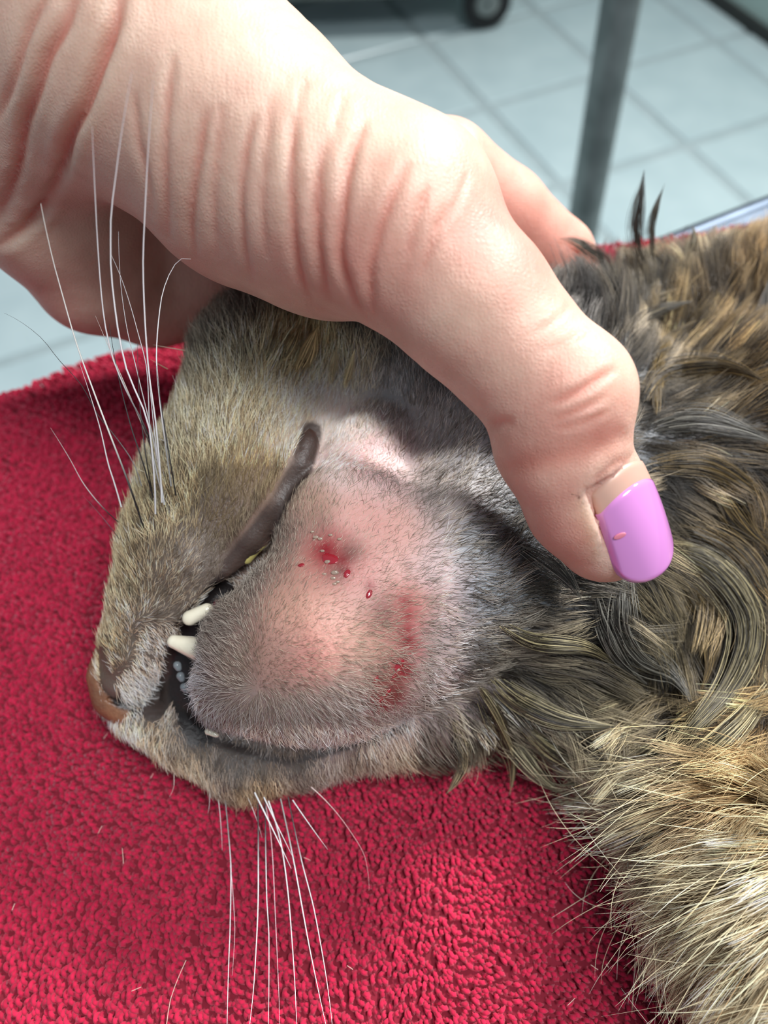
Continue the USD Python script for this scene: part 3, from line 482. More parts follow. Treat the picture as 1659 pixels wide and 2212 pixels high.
d3_, _ = line_dist(cq, [(672, 935), (650, 1010), (606, 1088), (556, 1155), (500, 1225)]); w = ((1 - ss(d3_, 18, 30)) * (1 - ss(cv[:, 2], -5, -1)))[:, None]; cskin = cskin * (1 - w) + lin((72, 58, 52)) * w
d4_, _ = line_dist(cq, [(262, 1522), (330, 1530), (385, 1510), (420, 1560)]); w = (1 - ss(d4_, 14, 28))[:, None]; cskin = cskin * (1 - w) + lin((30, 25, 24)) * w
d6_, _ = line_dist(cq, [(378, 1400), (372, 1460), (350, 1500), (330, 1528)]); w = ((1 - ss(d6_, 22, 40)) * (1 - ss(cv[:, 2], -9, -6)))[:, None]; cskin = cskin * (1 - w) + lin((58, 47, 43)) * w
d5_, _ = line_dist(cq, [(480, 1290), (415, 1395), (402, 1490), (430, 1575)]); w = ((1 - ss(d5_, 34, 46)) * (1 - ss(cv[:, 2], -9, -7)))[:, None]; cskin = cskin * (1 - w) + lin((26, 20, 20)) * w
cat = thing('cat', world(P(760, 1150, -40)), 'brown tabby cat lying on the red towel with a shaved sore chin turned up', 'cat')
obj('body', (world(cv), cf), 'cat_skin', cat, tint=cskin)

# ---- the towel's pile, looped round what lies on it
NL = 24000
lp = np.stack([rng.uniform(-0.17, 0.155, NL * 11), rng.uniform(-0.06, 0.225, NL * 11)], 1)
ok = lp[:, 1] < np.interp(lp[:, 0], edge_w[:, 0], edge_w[:, 1]) - 0.0012; lp = lp[ok]
lq = px(local(np.c_[lp, np.full(len(lp), 0.852)])); ok = (lq[:, 0] > -60) & (lq[:, 0] < 1720) & (lq[:, 1] < 2290); ok |= rng.random(len(ok)) < 0.16; lp = lp[ok]
lp = lp[cat_fn(local(np.c_[lp, np.full(len(lp), 0.860)])) > -3.0]; lp = lp[hand_fn(local(np.c_[lp, np.full(len(lp), 0.862)])) > -3.0]
keep, cell = [], {}                                                      # even scatter: no two loops closer than the pitch
pitch = 0.00082
for i, (x, y) in enumerate(lp):
    k = (int(x // pitch), int(y // pitch))
    if any(np.hypot(*(lp[j] - lp[i])) < pitch for a in (-1, 0, 1) for b in (-1, 0, 1) for j in cell.get((k[0] + a, k[1] + b), ())): continue
    cell.setdefault(k, []).append(i); keep.append(i)
lp = lp[keep]; n = len(lp)
lz = towel_z(lp[:, 0], lp[:, 1], 0); ang = 2.2 + 2.6 * (meshkit.fbm(np.c_[lp * 35, 0 * lz], 3, 21) - 0.5) + rng.normal(0, 0.5, n)
dv = np.c_[np.cos(ang), np.sin(ang), 0 * ang]; sv = np.c_[-np.sin(ang), np.cos(ang), 0 * ang]; r0 = np.c_[lp, lz - 0.0003]; H = rng.uniform(0.0008, 0.0016, n)[:, None]; up = np.array([0, 0, 1.0])
prof = [(0, 0, 0), (0.25, 0.75, 0.12), (0.65, 1.0, 0.2), (1.05, 0.8, 0.12), (1.15, 0.4, -0.05), (0.95, 0.05, -0.22)]
lpts = np.stack([r0 + H * (a * dv * 0.9 + b * up + c * sv) for a, b, c in prof], 1)
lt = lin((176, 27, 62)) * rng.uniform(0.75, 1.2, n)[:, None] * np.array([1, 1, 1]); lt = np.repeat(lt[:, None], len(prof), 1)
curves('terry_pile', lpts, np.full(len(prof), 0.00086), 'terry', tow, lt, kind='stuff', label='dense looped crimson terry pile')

# ---- nose, teeth, gum, sores
def blob(fn, pts, s=0.5, pad=2.0):
    c = np.array([P(*q[:3]) for q in pts]); r = max(q[3] for q in pts) + pad
    return body_of(fn, c.min(0) - r, c.max(0) + r, s, 0)
NOSE = [(240, 1412, -21.5, 3.5), (238, 1458, -21.5, 4.3), (250, 1500, -21.5, 4.5), (274, 1530, -21, 4.0)]
def nose_fn(p):
    d = chain(p, NOSE, 2)
    for a in ((234, 1470, -17.0, 2.1), (226, 1446, -17.6, 1.6)): d = smax(d, -ball(p, P(*a[:3]), a[3]), 0.6)   # nostril
    return smax(d, -chain(p, [(236, 1510, -17.0, 0.5), (285, 1530, -16.8, 0.6)], 1), 0.5)
nm = blob(nose_fn, NOSE, 0.45); nv = np.array(nm.vertices); nq = px(nv)
dn, _ = line_dist(nq, [(232, 1430), (240, 1480), (262, 1512), (310, 1530)]); wn_ = (1 - ss(dn + 10 * (meshkit.fbm(nv * 0.9, 3, 8) - 0.5), 14, 24))[:, None]
tip = np.clip(1.3 * meshkit.fbm(nv * 0.5, 3, 12)[:, None], 0, 1)
nt = (lin((140, 96, 68)) * tip + lin((96, 64, 48)) * (1 - tip)) * (1 - wn_) + lin((30, 24, 24)) * wn_
wd_ = np.exp(-(((nq[:, 0] - 236) / 9) ** 2 + ((nq[:, 1] - 1462) / 26) ** 2))[:, None]; nt = nt * (1 - wd_) + lin((16, 13, 13)) * wd_
tinted('nose_leather', 0.4)
obj('nose', (world(nv), nm.faces), 'nose_leather', cat, tint=nt, label='tan nose leather with a dark brown edge')
def tooth(rows, name='tooth', m='tooth', **kw):
    t = blob(lambda p: chain(p, rows, 1), rows, 0.4); obj(name, (world(t.vertices), t.faces), m, cat, **kw)
tooth([(410, 1335, -8.8, 1.5), (447, 1317, -9, 1.3)])
tooth([(376, 1386, -9.0, 1.35), (442, 1406, -9.2, 2.6)])
tooth([(532, 1205, -9.5, 1.3), (555, 1168, -8.8, 1.9), (578, 1136, -9.5, 1.4)], m='yellow_tooth', label='yellowed cheek tooth')
for a in ((383, 1437, -12), (390, 1460, -12), (398, 1484, -12)): tooth([(*a, 0.85), (a[0] + 3, a[1] + 6, -12, 0.7)], 'incisor', 'incisor')
tooth([(448, 1580, -9, 0.6), (468, 1588, -9, 0.5)], 'incisor', 'tooth')
gm = [(470, 1305, -10, 0.9), (456, 1335, -10, 1.2), (446, 1365, -10, 0.9)]; t = blob(lambda p: chain(p, gm, 1), gm, 0.4); obj('gum', (world(t.vertices), t.faces), 'gum', cat, label='dusky pink gum inside the mouth')
CT = cKDTree(cq[cn[:, 2] > 0.0]); CI = np.nonzero(cn[:, 2] > 0.0)[0]
def on_cat(u, v):
    d, i = CT.query([[u, v]], k=24); i = CI[i[0]]; i = i[np.argsort(-cv[i, 2])[:3]]; return cv[i].mean(0), cn[i].mean(0) / np.linalg.norm(cn[i].mean(0))
for u, v, a, b, rot in ((708, 1192, 1.5, 1.0, -30), (742, 1226, 0.8, 0.5, 60), (872, 1445, 1.3, 0.75, 50), (862, 1462, 1.1, 0.5, 45), (838, 1512, 1.6, 0.45, 40), (823, 1478, 0.8, 0.4, 30), (650, 1208, 0.6, 0.4, 0), (806, 1264, 0.8, 0.45, 60)):
    c, n_ = on_cat(u, v); m = trimesh.creation.icosphere(3); e1 = np.array([math.cos(math.radians(rot)), math.sin(math.radians(rot)), 0]); e1 -= n_ * (e1 @ n_); e1 /= np.linalg.norm(e1); e2 = np.cross(n_, e1)
    q = np.array(m.vertices); q = q * (1 + 0.5 * (meshkit.fbm(q * 1.6 + u, 3, 2)[:, None] - 0.5)); obj('sore', (world(c + n_ * 0.02 + q[:, :1] * a * e1 + q[:, 1:2] * b * e2 + q[:, 2:] * 0.2 * n_), m.faces), 'wound', cat, label='moist red sore on the shaved chin')
for u, v, a in ((702, 1200, .42), (716, 1222, .5), (722, 1236, .36), (690, 1180, .3), (730, 1245, .3), (675, 1150, .4), (688, 1152, .35), (708, 1146, .3), (735, 1150, .3), (664, 1146, .3), (725, 1262, .3), (868, 1452, .35), (838, 1508, .3), (700, 1236, .3)):
    c, n_ = on_cat(u, v); m = trimesh.creation.icosphere(2, 1.0); q = np.array(m.vertices) * (1 + 0.4 * (meshkit.fbm(np.array(m.vertices) * 2 + u, 2, 2)[:, None] - 0.5)); obj('crust', (world(c + n_ * 0.1 + q * [a * 1.3, a * 0.8, a * 0.6]), m.faces), 'serum', cat, label='glistening pale crust on the sore chin')

# ---- fur
fc = cv[cf].mean(1); fcr = np.cross(cv[cf[:, 1]] - cv[cf[:, 0]], cv[cf[:, 2]] - cv[cf[:, 0]]); fa = np.linalg.norm(fcr, axis=1) / 2; fnz = fcr[:, 2] / (2 * fa + 1e-12); fq = px(fc)
HANDT = hand_fn(fc)
dm_, _ = line_dist(fq, [(480, 1285), (412, 1390), (402, 1490), (425, 1570)]); dl_, _ = line_dist(fq, [(672, 940), (650, 1010), (606, 1088), (556, 1155), (500, 1225)])
BARE = ((dm_ < 32) & (fc[:, 2] < -7)) | ((dl_ < 27) & (fc[:, 2] < -2)) | ((line_dist(fq, [(378, 1400), (372, 1460), (350, 1500), (330, 1528)])[0] < 26) & (fc[:, 2] < -9)) | ((line_dist(fq, [(430, 1570), (500, 1612), (620, 1640), (760, 1606)])[0] < 10) & (fc[:, 2] < -9)) | ((line_dist(fq, [(226, 1410), (232, 1480), (256, 1530)])[0] < 13) & (fc[:, 2] < -12)) | (HANDT < 1.5)
jawside = ss(fc[:, 2], -10, -4)
def region(name):
    u, v = fq.T; lowerlip = (v > 1545 + 0.0 * u) & (u < 1000)
    neck = (u + 0.22 * (v - 1100) > 1000)
    limb = (v > 1560 + 0.35 * np.abs(u - 1650)) & (u > 1240) | ((v > 1640) & (u > 1180))
    if name == 'limb': return limb
    if name == 'body': return neck & ~limb
    return ~neck & ~limb
SPOTS = cKDTree([(540, 1115), (352, 1290), (380, 1200), (428, 1112), (345, 1190), (398, 1250), (332, 1330), (300, 1140), (296, 1200), (282, 1285), (450, 1180), (470, 1060), (330, 1090), (318, 1410), (372, 1330), (505, 1085), (410, 1160), (565, 1670), (640, 1655), (470, 1640)])
def noise2(q, s, seed): return meshkit.fbm(np.c_[q * s, np.zeros(len(q))], 3, seed) * 2 - 1
def grow(name, n, where, k, width, clump=(0, 0), seed=1, lenmul=1.0, wild=0.12, nz=-0.5, tipmix=(0.0, 1.0), dark=0.0, liftmul=1.0, wave=0.0, label=None, part=True, bend=0.5, denser=None, clumptone=0.0, light=1.0, spots=True):
    r = np.random.default_rng(seed); w = fa * (where & ~BARE & (fnz > nz) & (fq[:, 0] > -40) & (fq[:, 1] < 3200)); w = w * np.where((fq[:, 0] < 1740) & (fq[:, 1] < 2300), 1.0, 0.4)
    if denser is not None: w = w * denser
    t = r.choice(len(fa), n, p=w / w.sum()); b = r.dirichlet((1, 1, 1), n)
    root = (cv[cf[t]] * b[..., None]).sum(1); nrm = (cn[cf[t]] * b[..., None]).sum(1); nrm /= np.linalg.norm(nrm, axis=1, keepdims=True); q = px(root)
    ang, L, lift, tipc, rootc, _ = at_field(q)
    ang = ang + wave * noise2(q, 0.012, seed + 5) + r.normal(0, wild, n); L = L * lenmul * np.exp(r.normal(0, 0.22, n)); lift = np.clip(lift * liftmul + r.normal(0, 0.07, n), 0.03, 0.95)
    e = np.c_[np.cos(ang), np.sin(ang), np.zeros(n)]; tg = e - nrm * (e * nrm).sum(1, keepdims=True); tn = np.linalg.norm(tg, axis=1, keepdims=True); tg = np.where(tn > 0.25, tg / np.maximum(tn, 1e-6), tg / 0.25)
    S = np.linspace(0, 1, k); pts = [root - nrm * 0.15]
    for i in range(1, k):
        li = (lift * (1 - bend * S[i]))[:, None]; d = tg * (1 - li) + nrm * li; d /= np.linalg.norm(d, axis=1, keepdims=True)
        pts.append(pts[-1] + d * (L / (k - 1))[:, None])
    pts = np.stack(pts, 1)
    side = np.cross(nrm, tg); curl = (r.normal(0, 0.10, n) * L)[:, None, None] * side[:, None] * (S ** 2)[None, :, None]; pts = pts + curl
    if clump[0]:
        ng = max(20, int(n / clump[0])); g = r.choice(n, ng, replace=False); _, j = cKDTree(root).query(root[g] if False else root, k=1) if False else cKDTree(root[g]).query(root, k=1)
        guide = pts[g][j]; goff = guide - guide[:, :1]; amt = (clump[1] * r.uniform(0.6, 1.1, n) * ss(L, 3.5, 8.0))[:, None, None].clip(0, 1) * (S ** 0.8)[None, :, None]
        pts = pts * (1 - amt) + (guide + (pts - guide) * 0.10) * amt
    cl = np.ones(n) if not clump[0] else np.exp(r.normal(0, clumptone, ng))[j]
    kd = r.uniform(tipmix[0], tipmix[1], n)[:, None]; band = np.clip(noise2(q, 0.02, seed + 9) * 0.5 + 0.5, 0, 1)[:, None]
    tipc = tipc * (0.72 + 0.45 * r.random((n, 1))); tc = tipc * kd + rootc * (1 - kd); tc = tc * (1 - 0.8 * (r.random((n, 1)) < dark)); rc = rootc * (0.75 + 0.5 * r.random((n, 1)))
    if spots:
        sp = np.clip(0.62 + 0.85 * (0.5 + 0.5 * noise2(q, 0.035, seed + 9)), 0.5, 1.35); d0_, _ = SPOTS.query(q); sp = sp * (1 - 0.72 * np.exp(-(d0_ / 13) ** 2)); tc = tc * sp[:, None]; rc = rc * sp[:, None]
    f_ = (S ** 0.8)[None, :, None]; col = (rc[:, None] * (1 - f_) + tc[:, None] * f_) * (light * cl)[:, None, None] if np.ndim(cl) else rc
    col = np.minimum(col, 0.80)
    # nothing grows through the hand or the towel
    flat = pts.reshape(-1, 3); hd = hand_fn(flat); inside = hd < 0.95
    if inside.any(): flat[inside] += grad(hand_fn, flat[inside]) * (1.0 - hd[inside])[:, None]
    ab = above(flat, 0.8568); flat = flat + np.where(ab < 0, -ab, 0)[:, None] * UPL
    pts = flat.reshape(pts.shape)
    wd = width * np.array([1.0] * (k - 2) + [0.75, 0.2])[None] * np.exp(r.normal(0, 0.2, n))[:, None] / 1000
    return curves(name, world(pts.reshape(-1, 3)).reshape(n, k, 3), wd, 'fur', cat, col, kind='stuff', label=label)
HEAD, BODY, LIMB = region('head'), region('body'), region('limb')
JAW = np.exp(-(((fq[:, 0] - 780) / 260) ** 2 + ((fq[:, 1] - 1280) / 260) ** 2))
JW = ((fq[:, 0] > 430) & (fq[:, 0] < 940) & (fq[:, 1] > 1020) & (fq[:, 1] < 1560) & (fc[:, 2] > -9)); 
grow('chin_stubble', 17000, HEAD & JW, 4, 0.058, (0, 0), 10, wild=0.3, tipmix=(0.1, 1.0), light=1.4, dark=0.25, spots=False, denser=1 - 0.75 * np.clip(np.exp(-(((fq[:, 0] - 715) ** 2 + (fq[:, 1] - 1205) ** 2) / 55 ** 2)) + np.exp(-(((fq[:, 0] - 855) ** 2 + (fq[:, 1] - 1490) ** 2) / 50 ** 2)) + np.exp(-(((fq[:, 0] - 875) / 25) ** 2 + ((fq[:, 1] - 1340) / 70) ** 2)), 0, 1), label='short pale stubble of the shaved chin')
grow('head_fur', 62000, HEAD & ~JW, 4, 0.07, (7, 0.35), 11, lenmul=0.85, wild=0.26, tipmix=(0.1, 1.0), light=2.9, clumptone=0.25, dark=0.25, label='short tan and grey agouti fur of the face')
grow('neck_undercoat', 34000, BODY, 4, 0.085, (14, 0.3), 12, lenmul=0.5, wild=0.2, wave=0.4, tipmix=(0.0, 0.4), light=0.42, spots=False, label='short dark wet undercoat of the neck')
grow('neck_fur', 36000, BODY, 6, 0.072, (34, 0.9), 14, lenmul=1.0, wild=0.18, wave=1.0, tipmix=(0.0, 1.0), clumptone=0.65, light=1.0, spots=False, label='wet clumped brown and black fur of the neck and shoulder')
grow('limb_fur', 23000, LIMB, 6, 0.08, (26, 0.78), 13, wild=0.22, wave=0.5, tipmix=(0.0, 1.0), clumptone=0.38, light=1.35, spots=False, label='long cream and tan fur of the foreleg')
grow('guard_hair', 620, LIMB, 8, 0.085, (0, 0), 15, lenmul=1.7, wild=0.26, wave=0.4, tipmix=(0.9, 1.0), light=1.6, spots=False, liftmul=1.15, bend=0.85, label='long pale guard hairs standing out of the foreleg fur')
def lock(rows, wid, n, tip, root, seed, k=12, flat=0.5):
    """a wet lock: n hairs that follow one curve (u, v, height above the fur's skin) and close to a point"""
    r = np.random.default_rng(seed); rows = np.array(rows, float); c = spline(rows[:, :2], k); hh = np.interp(np.linspace(0, 1, k), np.linspace(0, 1, len(rows)), rows[:, 2])
    q = np.array([P(u, v, h) for (u, v), h in zip(c, hh)]); t = np.linspace(0, 1, k); tan = np.gradient(q, axis=0); tan /= np.linalg.norm(tan, axis=1, keepdims=True); sd = np.cross(tan, [0, 0, 1.0]); sd /= np.linalg.norm(sd, axis=1, keepdims=True); up_ = np.cross(sd, tan)
    a, b = r.normal(0, 0.5, (2, n)); env = (0.25 + 0.75 * np.sin(np.pi * np.clip(t * 0.9 + 0.08, 0, 1))) * (1 - 0.8 * t ** 3); ph = r.uniform(0, 6.3, n)[:, None]; wob = 0.12 * np.sin(ph + t * r.uniform(2, 6, n)[:, None])
    pts = q + (wid * env * (a[:, None] + wob))[..., None] * sd + (wid * flat * env * b[:, None])[..., None] * up_; e = r.uniform(0.75, 1.0, n); s0 = r.uniform(0, 0.4, n)
    x = s0[:, None] + (e - s0)[:, None] * t; ix = np.clip(x * (k - 1), 0, k - 1.001); i0 = ix.astype(int); fr = (ix - i0)[..., None]; ar = np.arange(n)[:, None]; pts = pts[ar, i0] * (1 - fr) + pts[ar, i0 + 1] * fr
    m = r.random((n, 1, 1)) ** 1.9; col = (lin(root) * (1 - m) + lin(tip) * m) * np.exp(r.normal(0, 0.25, (n, 1, 1))) * np.ones((1, k, 1))
    fl = pts.reshape(-1, 3); hd = hand_fn(fl); ins = hd < 0.95; fl[ins] += grad(hand_fn, fl[ins]) * (1.0 - hd[ins])[:, None]; ab = above(fl, 0.8568); fl += np.where(ab < 0, -ab, 0)[:, None] * UPL; LOCKS.append((fl.reshape(pts.shape), col))
LOCKS = []
def on_h(u, v): return on_cat(u, v)[0][2]
def locks(rows): 
    for pts, wid, n, tip, root, sd in rows:
        if sd < 100: pts = [(u, v, on_h(u, v) + dh) for u, v, dh in pts]
        lock(pts, wid, n, tip, root, sd)
BR, BK, GY, OL = (150, 126, 80), (26, 22, 19), (150, 148, 138), (176, 164, 124)
locks([([(1340, 1195, 2), (1470, 1190, 4), (1570, 1250, 5), (1622, 1360, 5), (1590, 1460, 5), (1500, 1570, 4), (1410, 1650, 3)], 4.2, 240, OL, BK, 1), ([(1470, 1130, 2), (1600, 1200, 4), (1659, 1330, 4), (1640, 1480, 3)], 4.0, 160, BR, BK, 2),
    ([(1352, 1240, 2), (1345, 1340, 5), (1385, 1415, 6), (1450, 1455, 5), (1495, 1520, 3)], 3.2, 150, GY, BK, 3), ([(1430, 1240, 1), (1500, 1300, 3), (1540, 1390, 3), (1510, 1500, 3)], 2.6, 110, BR, BK, 4), ([(1290, 1290, 2), (1320, 1390, 3), (1400, 1480, 3)], 2.6, 90, GY, BK, 5),
    ([(1400, 930, 2), (1500, 910, 4), (1600, 930, 4), (1680, 960, 3)], 3.0, 120, GY, BK, 6), ([(1390, 870, 2), (1450, 800, 4), (1540, 790, 4), (1660, 830, 3)], 2.8, 110, BR, BK, 7), ([(1400, 1010, 2), (1500, 1000, 3), (1600, 1040, 3), (1670, 1110, 3)], 2.6, 110, BR, BK, 8),
    ([(1420, 900, 2), (1420, 800, 4), (1450, 730, 6), (1510, 690, 7)], 2.2, 90, BR, BK, 9), ([(1330, 720, 2), (1390, 690, 4), (1460, 660, 5), (1500, 650, 5)], 2.0, 80, (110, 100, 78), BK, 10), ([(1080, 1350, 1), (1160, 1390, 3), (1260, 1400, 3), (1350, 1460, 3)], 2.0, 90, OL, BK, 11),
    ([(1060, 1460, 1), (1130, 1520, 3), (1230, 1560, 4), (1340, 1570, 4)], 2.6, 120, OL, BK, 12), ([(1050, 1540, 1), (1120, 1620, 3), (1180, 1690, 2), (1230, 1720, 0)], 2.4, 110, (206, 196, 160), BK, 13), ([(1120, 1560, 1), (1220, 1640, 3), (1310, 1690, 3)], 2.4, 100, OL, BK, 14),
    ([(1500, 1560, 2), (1400, 1640, 3), (1300, 1680, 3), (1200, 1700, 2)], 2.4, 100, (206, 198, 160), BK, 15), ([(1660, 1480, 2), (1560, 1600, 3), (1440, 1680, 3), (1330, 1700, 3)], 2.6, 110, (210, 196, 150), BK, 16), ([(1120, 1180, 1), (1200, 1230, 2), (1260, 1300, 3)], 2.2, 70, GY, BK, 17),
    ([(1030, 1480, 1), (1080, 1560, 3), (1110, 1650, 2), (1100, 1720, 0)], 2.0, 90, OL, BK, 18), ([(980, 1560, 1), (1000, 1640, 2), (960, 1720, 0)], 1.8, 80, (206, 190, 150), BK, 19), ([(1540, 1040, 2), (1590, 1120, 4), (1660, 1180, 4)], 2.6, 90, BR, BK, 20),
    ([(640, 805, 1), (662, 755, 3), (690, 700, 4)], 1.2, 110, (224, 200, 146), (120, 98, 64), 31), ([(660, 800, 1), (676, 750, 3), (684, 706, 4)], 0.9, 70, (224, 200, 146), (120, 98, 64), 32), ([(610, 780, 1), (634, 735, 3), (652, 695, 3)], 1.0, 80, (210, 190, 140), (100, 84, 58), 33), ([(575, 770, 1), (592, 725, 3), (600, 690, 3)], 0.8, 50, (190, 176, 134), (90, 76, 54), 34),
    ([(742, 840, 0.5), (755, 795, 1.5), (768, 752, 2)], 0.8, 50, (226, 210, 164), (150, 134, 104), 35), ([(715, 830, 0.5), (722, 785, 1.5), (728, 745, 2)], 0.8, 50, (226, 210, 164), (150, 134, 104), 36),
    ([(1395, 575, -52), (1374, 500, -49), (1384, 420, -47), (1392, 365, -46)], 1.8, 90, (70, 62, 48), (20, 18, 16), 101), ([(1412, 575, -54), (1406, 500, -52), (1420, 440, -50), (1436, 395, -49)], 1.0, 45, (90, 82, 66), (24, 22, 19), 102),
    ([(1330, 620, -50), (1300, 560, -46), (1255, 530, -44), (1196, 515, -43)], 1.8, 80, (110, 104, 88), (24, 22, 20), 103), ([(1300, 640, -46), (1250, 590, -42), (1215, 585, -41), (1204, 604, -41)], 1.4, 60, (60, 54, 46), (22, 20, 18), 104), ([(1340, 650, -50), (1350, 590, -48), (1345, 555, -47)], 1.2, 50, (70, 62, 52), (24, 20, 18), 105),
    ([(1480, 560, -56), (1500, 510, -55), (1496, 488, -55)], 1.6, 60, (190, 180, 150), (70, 60, 46), 106), ([(1620, 650, -54), (1640, 590, -52), (1656, 530, -52)], 2.4, 90, (60, 50, 38), (18, 15, 13), 107), ([(1660, 800, -40), (1650, 700, -44), (1662, 600, -50)], 2.4, 90, (70, 56, 40), (18, 15, 13), 108)])
LP = np.concatenate([a for a, _ in LOCKS]); LC = np.concatenate([c for _, c in LOCKS])
curves('wet_locks', world(LP.reshape(-1, 3)).reshape(LP.shape), 0.00009 * np.r_[np.ones(9), 0.9, 0.6, 0.2], 'fur', cat, LC, kind='stuff', label='long wet pointed locks of fur on the neck and shoulder')

# ---- whiskers: one tapered hair each
def whisker(pts, h0, h1, w=0.11, c0=(236, 240, 240), c1=(250, 252, 250), n=22, parent=None, name='whisker', **kw):
    p = spline(pts, n); t = np.linspace(0, 1, n); q = np.array([P(u, v, h0 + (h1 - h0) * a) for (u, v), a in zip(p, t)])
    w = w * 1.6; hd = hand_fn(q); q += grad(hand_fn, q) * np.maximum(1.3 - hd, 0)[:, None]; q += np.maximum(-above(q, 0.8580), 0)[:, None] * UPL; m = tube(q, w * (1 - 0.82 * t ** 1.5), 6); col = lin(c0) + (lin(c1) - lin(c0)) * np.r_[np.repeat(ss(t, 0.1, 0.35), 6), 0, 1][:, None]
    obj(name, (world(m.vertices), m.faces), 'whisker', parent or cat, tint=col, **kw)
B = (34, 32, 32); G = (150, 150, 146)
for pts, h0, h1, w, c0, c1 in [
    ([(370, 1050), (355, 940), (345, 862), (338, 771), (347, 655), (367, 590), (396, 554), (421, 547)], -6, 14, .115, G, (250,)*3), ([(350, 1085), (338, 927), (320, 789), (311, 645), (309, 572), (313, 461), (320, 325), (331, 175)], -6, 40, .11, (220,)*3, (250,)*3),
    ([(336, 1110), (324, 934), (269, 782), (248, 663), (239, 554), (239, 488), (250, 380), (285, 157)], -6, 40, .115, (210,)*3, (250,)*3), ([(336, 1010), (324, 952), (269, 836), (244, 775), (224, 681), (212, 543), (206, 434), (199, 275)], -7, 34, .1, B, (248,)*3),
    ([(310, 1140), (280, 1050), (235, 932), (207, 858), (163, 735), (133, 630), (114, 560), (88, 440)], -8, 24, .12, B, (240, 240, 232)), ([(262, 1095), (246, 1040), (235, 1006), (218, 932), (203, 880), (172, 785)], -10, 2, .09, (225,)*3, (235,)*3),
    ([(256, 1128), (182, 1047), (150, 990), (109, 924)], -12, -4, .07, B, (200, 190, 190)), ([(306, 1050), (291, 1006), (250, 944), (212, 897), (176, 832), (126, 776), (88, 729), (9, 676)], -9, 4, .06, (130,)*3, (60, 60, 60)),
    ([(348, 1060), (324, 932), (318, 806), (297, 715), (265, 609), (240, 550)], -6, 16, .085, (190,)*3, (225,)*3), ([(342, 1000), (324, 918), (297, 806), (271, 691), (259, 590), (256, 500)], -7, 16, .075, (200,)*3, (220,)*3),
    ([(330, 980), (324, 962), (282, 859), (235, 750), (206, 682)], -8, 4, .07, (60,)*3, (220, 210, 200)), ([(331, 1075), (306, 991), (282, 918), (250, 785), (236, 700)], -7, 6, .09, B, (70,)*3), ([(328, 1060), (312, 962), (300, 844), (297, 738)], -7, 5, .075, B, (80,)*3),
    ([(380, 1070), (362, 962), (344, 844), (338, 790)], -6, 4, .085, B, (60,)*3), ([(355, 1090), (342, 1000), (330, 900), (318, 760)], -6, 8, .09, (200,)*3, (240,)*3), ([(258, 1165), (215, 1110), (178, 1070)], -12, -7, .05, B, (110, 90, 100)),
    ([(400, 757), (370, 752), (331, 745)], -15, -12, .06, (200, 190, 160), (215, 205, 180)), ([(362, 797), (345, 788), (325, 776)], -16, -12, .06, (190, 170, 140), (200, 180, 150))]:
    whisker(pts, h0, h1, w, c0, c1)
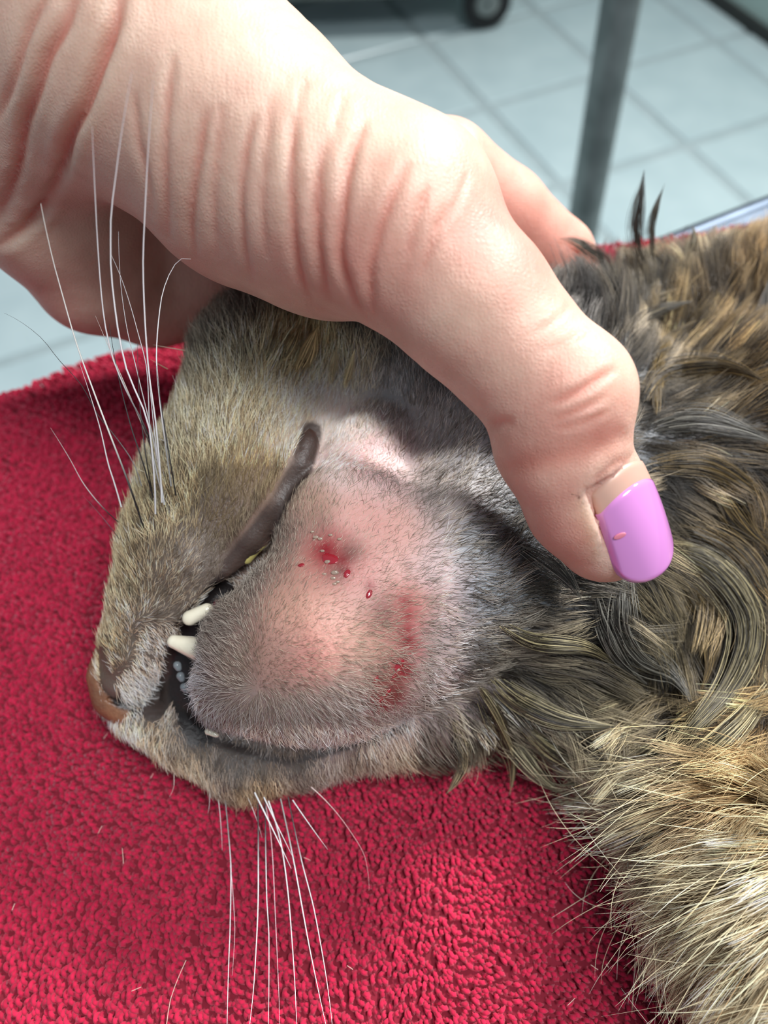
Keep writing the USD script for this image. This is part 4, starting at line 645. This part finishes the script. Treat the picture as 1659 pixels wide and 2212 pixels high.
for pts, h0, h1, w, c0, c1 in [
    ([(468, 1700), (477, 1780), (480, 1838)], -17, -16, .05, (230,)*3, (235,)*3), ([(486, 1725), (492, 1784), (499, 1886), (496, 2079), (497, 2240)], -16, -2, .085, (120,)*3, (248,)*3), ([(557, 1735), (558, 1820), (558, 1910), (550, 2103), (536, 2240)], -14, 2, .1, B, (250,)*3),
    ([(573, 1725), (576, 1934), (581, 2030), (579, 2240)], -14, 2, .085, B, (235,)*3), ([(571, 1725), (586, 1813), (595, 1982), (606, 2240)], -15, 0, .055, (240, 200, 205), (245, 215, 220)), ([(580, 1730), (610, 1838), (627, 1982), (641, 2240)], -13, 3, .095, (240,)*3, (250,)*3),
    ([(606, 1725), (632, 1847), (670, 2054), (710, 2240)], -13, 3, .1, G, (250,)*3), ([(622, 1720), (651, 1857), (680, 1972), (720, 2240)], -14, 2, .085, B, (245,)*3), ([(550, 1712), (588, 1789), (629, 1876)], -12, -6, .11, (225,)*3, (252,)*3), ([(570, 1722), (600, 1785), (632, 1850)], -12, -7, .09, (235,)*3, (250,)*3),
    ([(632, 1728), (670, 1783), (708, 1835)], -13, -9, .075, (240,)*3, (250,)*3), ([(672, 1700), (752, 1789), (791, 1862), (798, 1925)], -14, -13, .05, (245, 220, 215), (240, 190, 190)), ([(497, 1870), (501, 1900), (518, 2030), (520, 2107)], -13, -12, .045, (240, 205, 210), (240, 205, 210)),
    ([(520, 1695), (545, 1745), (566, 1810)], -15, -13, .05, (225,)*3, (235,)*3), ([(374, 1640), (376, 1693), (366, 1722)], -18, -16, .045, (215, 200, 190), (225, 210, 200)), ([(441, 1672), (453, 1715), (449, 1757)], -17, -15, .045, (225,)*3, (235,)*3), ([(780, 1600), (772, 1640), (742, 1735)], -9, -10, .045, B, B)]:
    whisker(pts, h0, h1, w, c0, c1)

# ---- loose hairs on the towel
for where, pts in (('just below the nose', [(224, 1596), (232, 1584)]), ('below the front of the upper lip', [(325, 1681), (331, 1671)]), ('far left of the lower whiskers', [(212, 1800), (220, 1784)]), ('standing upright left of the lower whiskers', [(264, 1832), (267, 1866)]), ('at the left border of the photo', [(26, 1966), (32, 1952)]),
        ('near the lower left corner of the photo', [(284, 2141), (305, 2132)]), ('running long and curved out of the bottom border', [(359, 2220), (368, 2160), (382, 2120), (402, 2074)]), ('lying flat in the bright patch near the foreleg', [(1276, 2084), (1292, 2095)]), ('nearest to the left edge of the foreleg', [(1309, 2082), (1315, 2090)]),
        ('lowest in the bright patch by the foreleg', [(1226, 2172), (1242, 2156)]), ('just right of the lower whisker roots', [(656, 1852), (670, 1858)]), ('right of the whisker ends near the bottom', [(750, 2086), (762, 2094)])):
    w3 = [on_z(u, v, 0.8562) for u, v in pts]; w3 = spline(np.array(w3), 6); o = thing('loose_hair', w3[0], 'pale loose hair on the red towel, ' + where, 'hair', 'pale hairs shed on the red towel')
    m = tube(w3, 0.00006, 5); obj('strand', m, 'loose_hair', o)
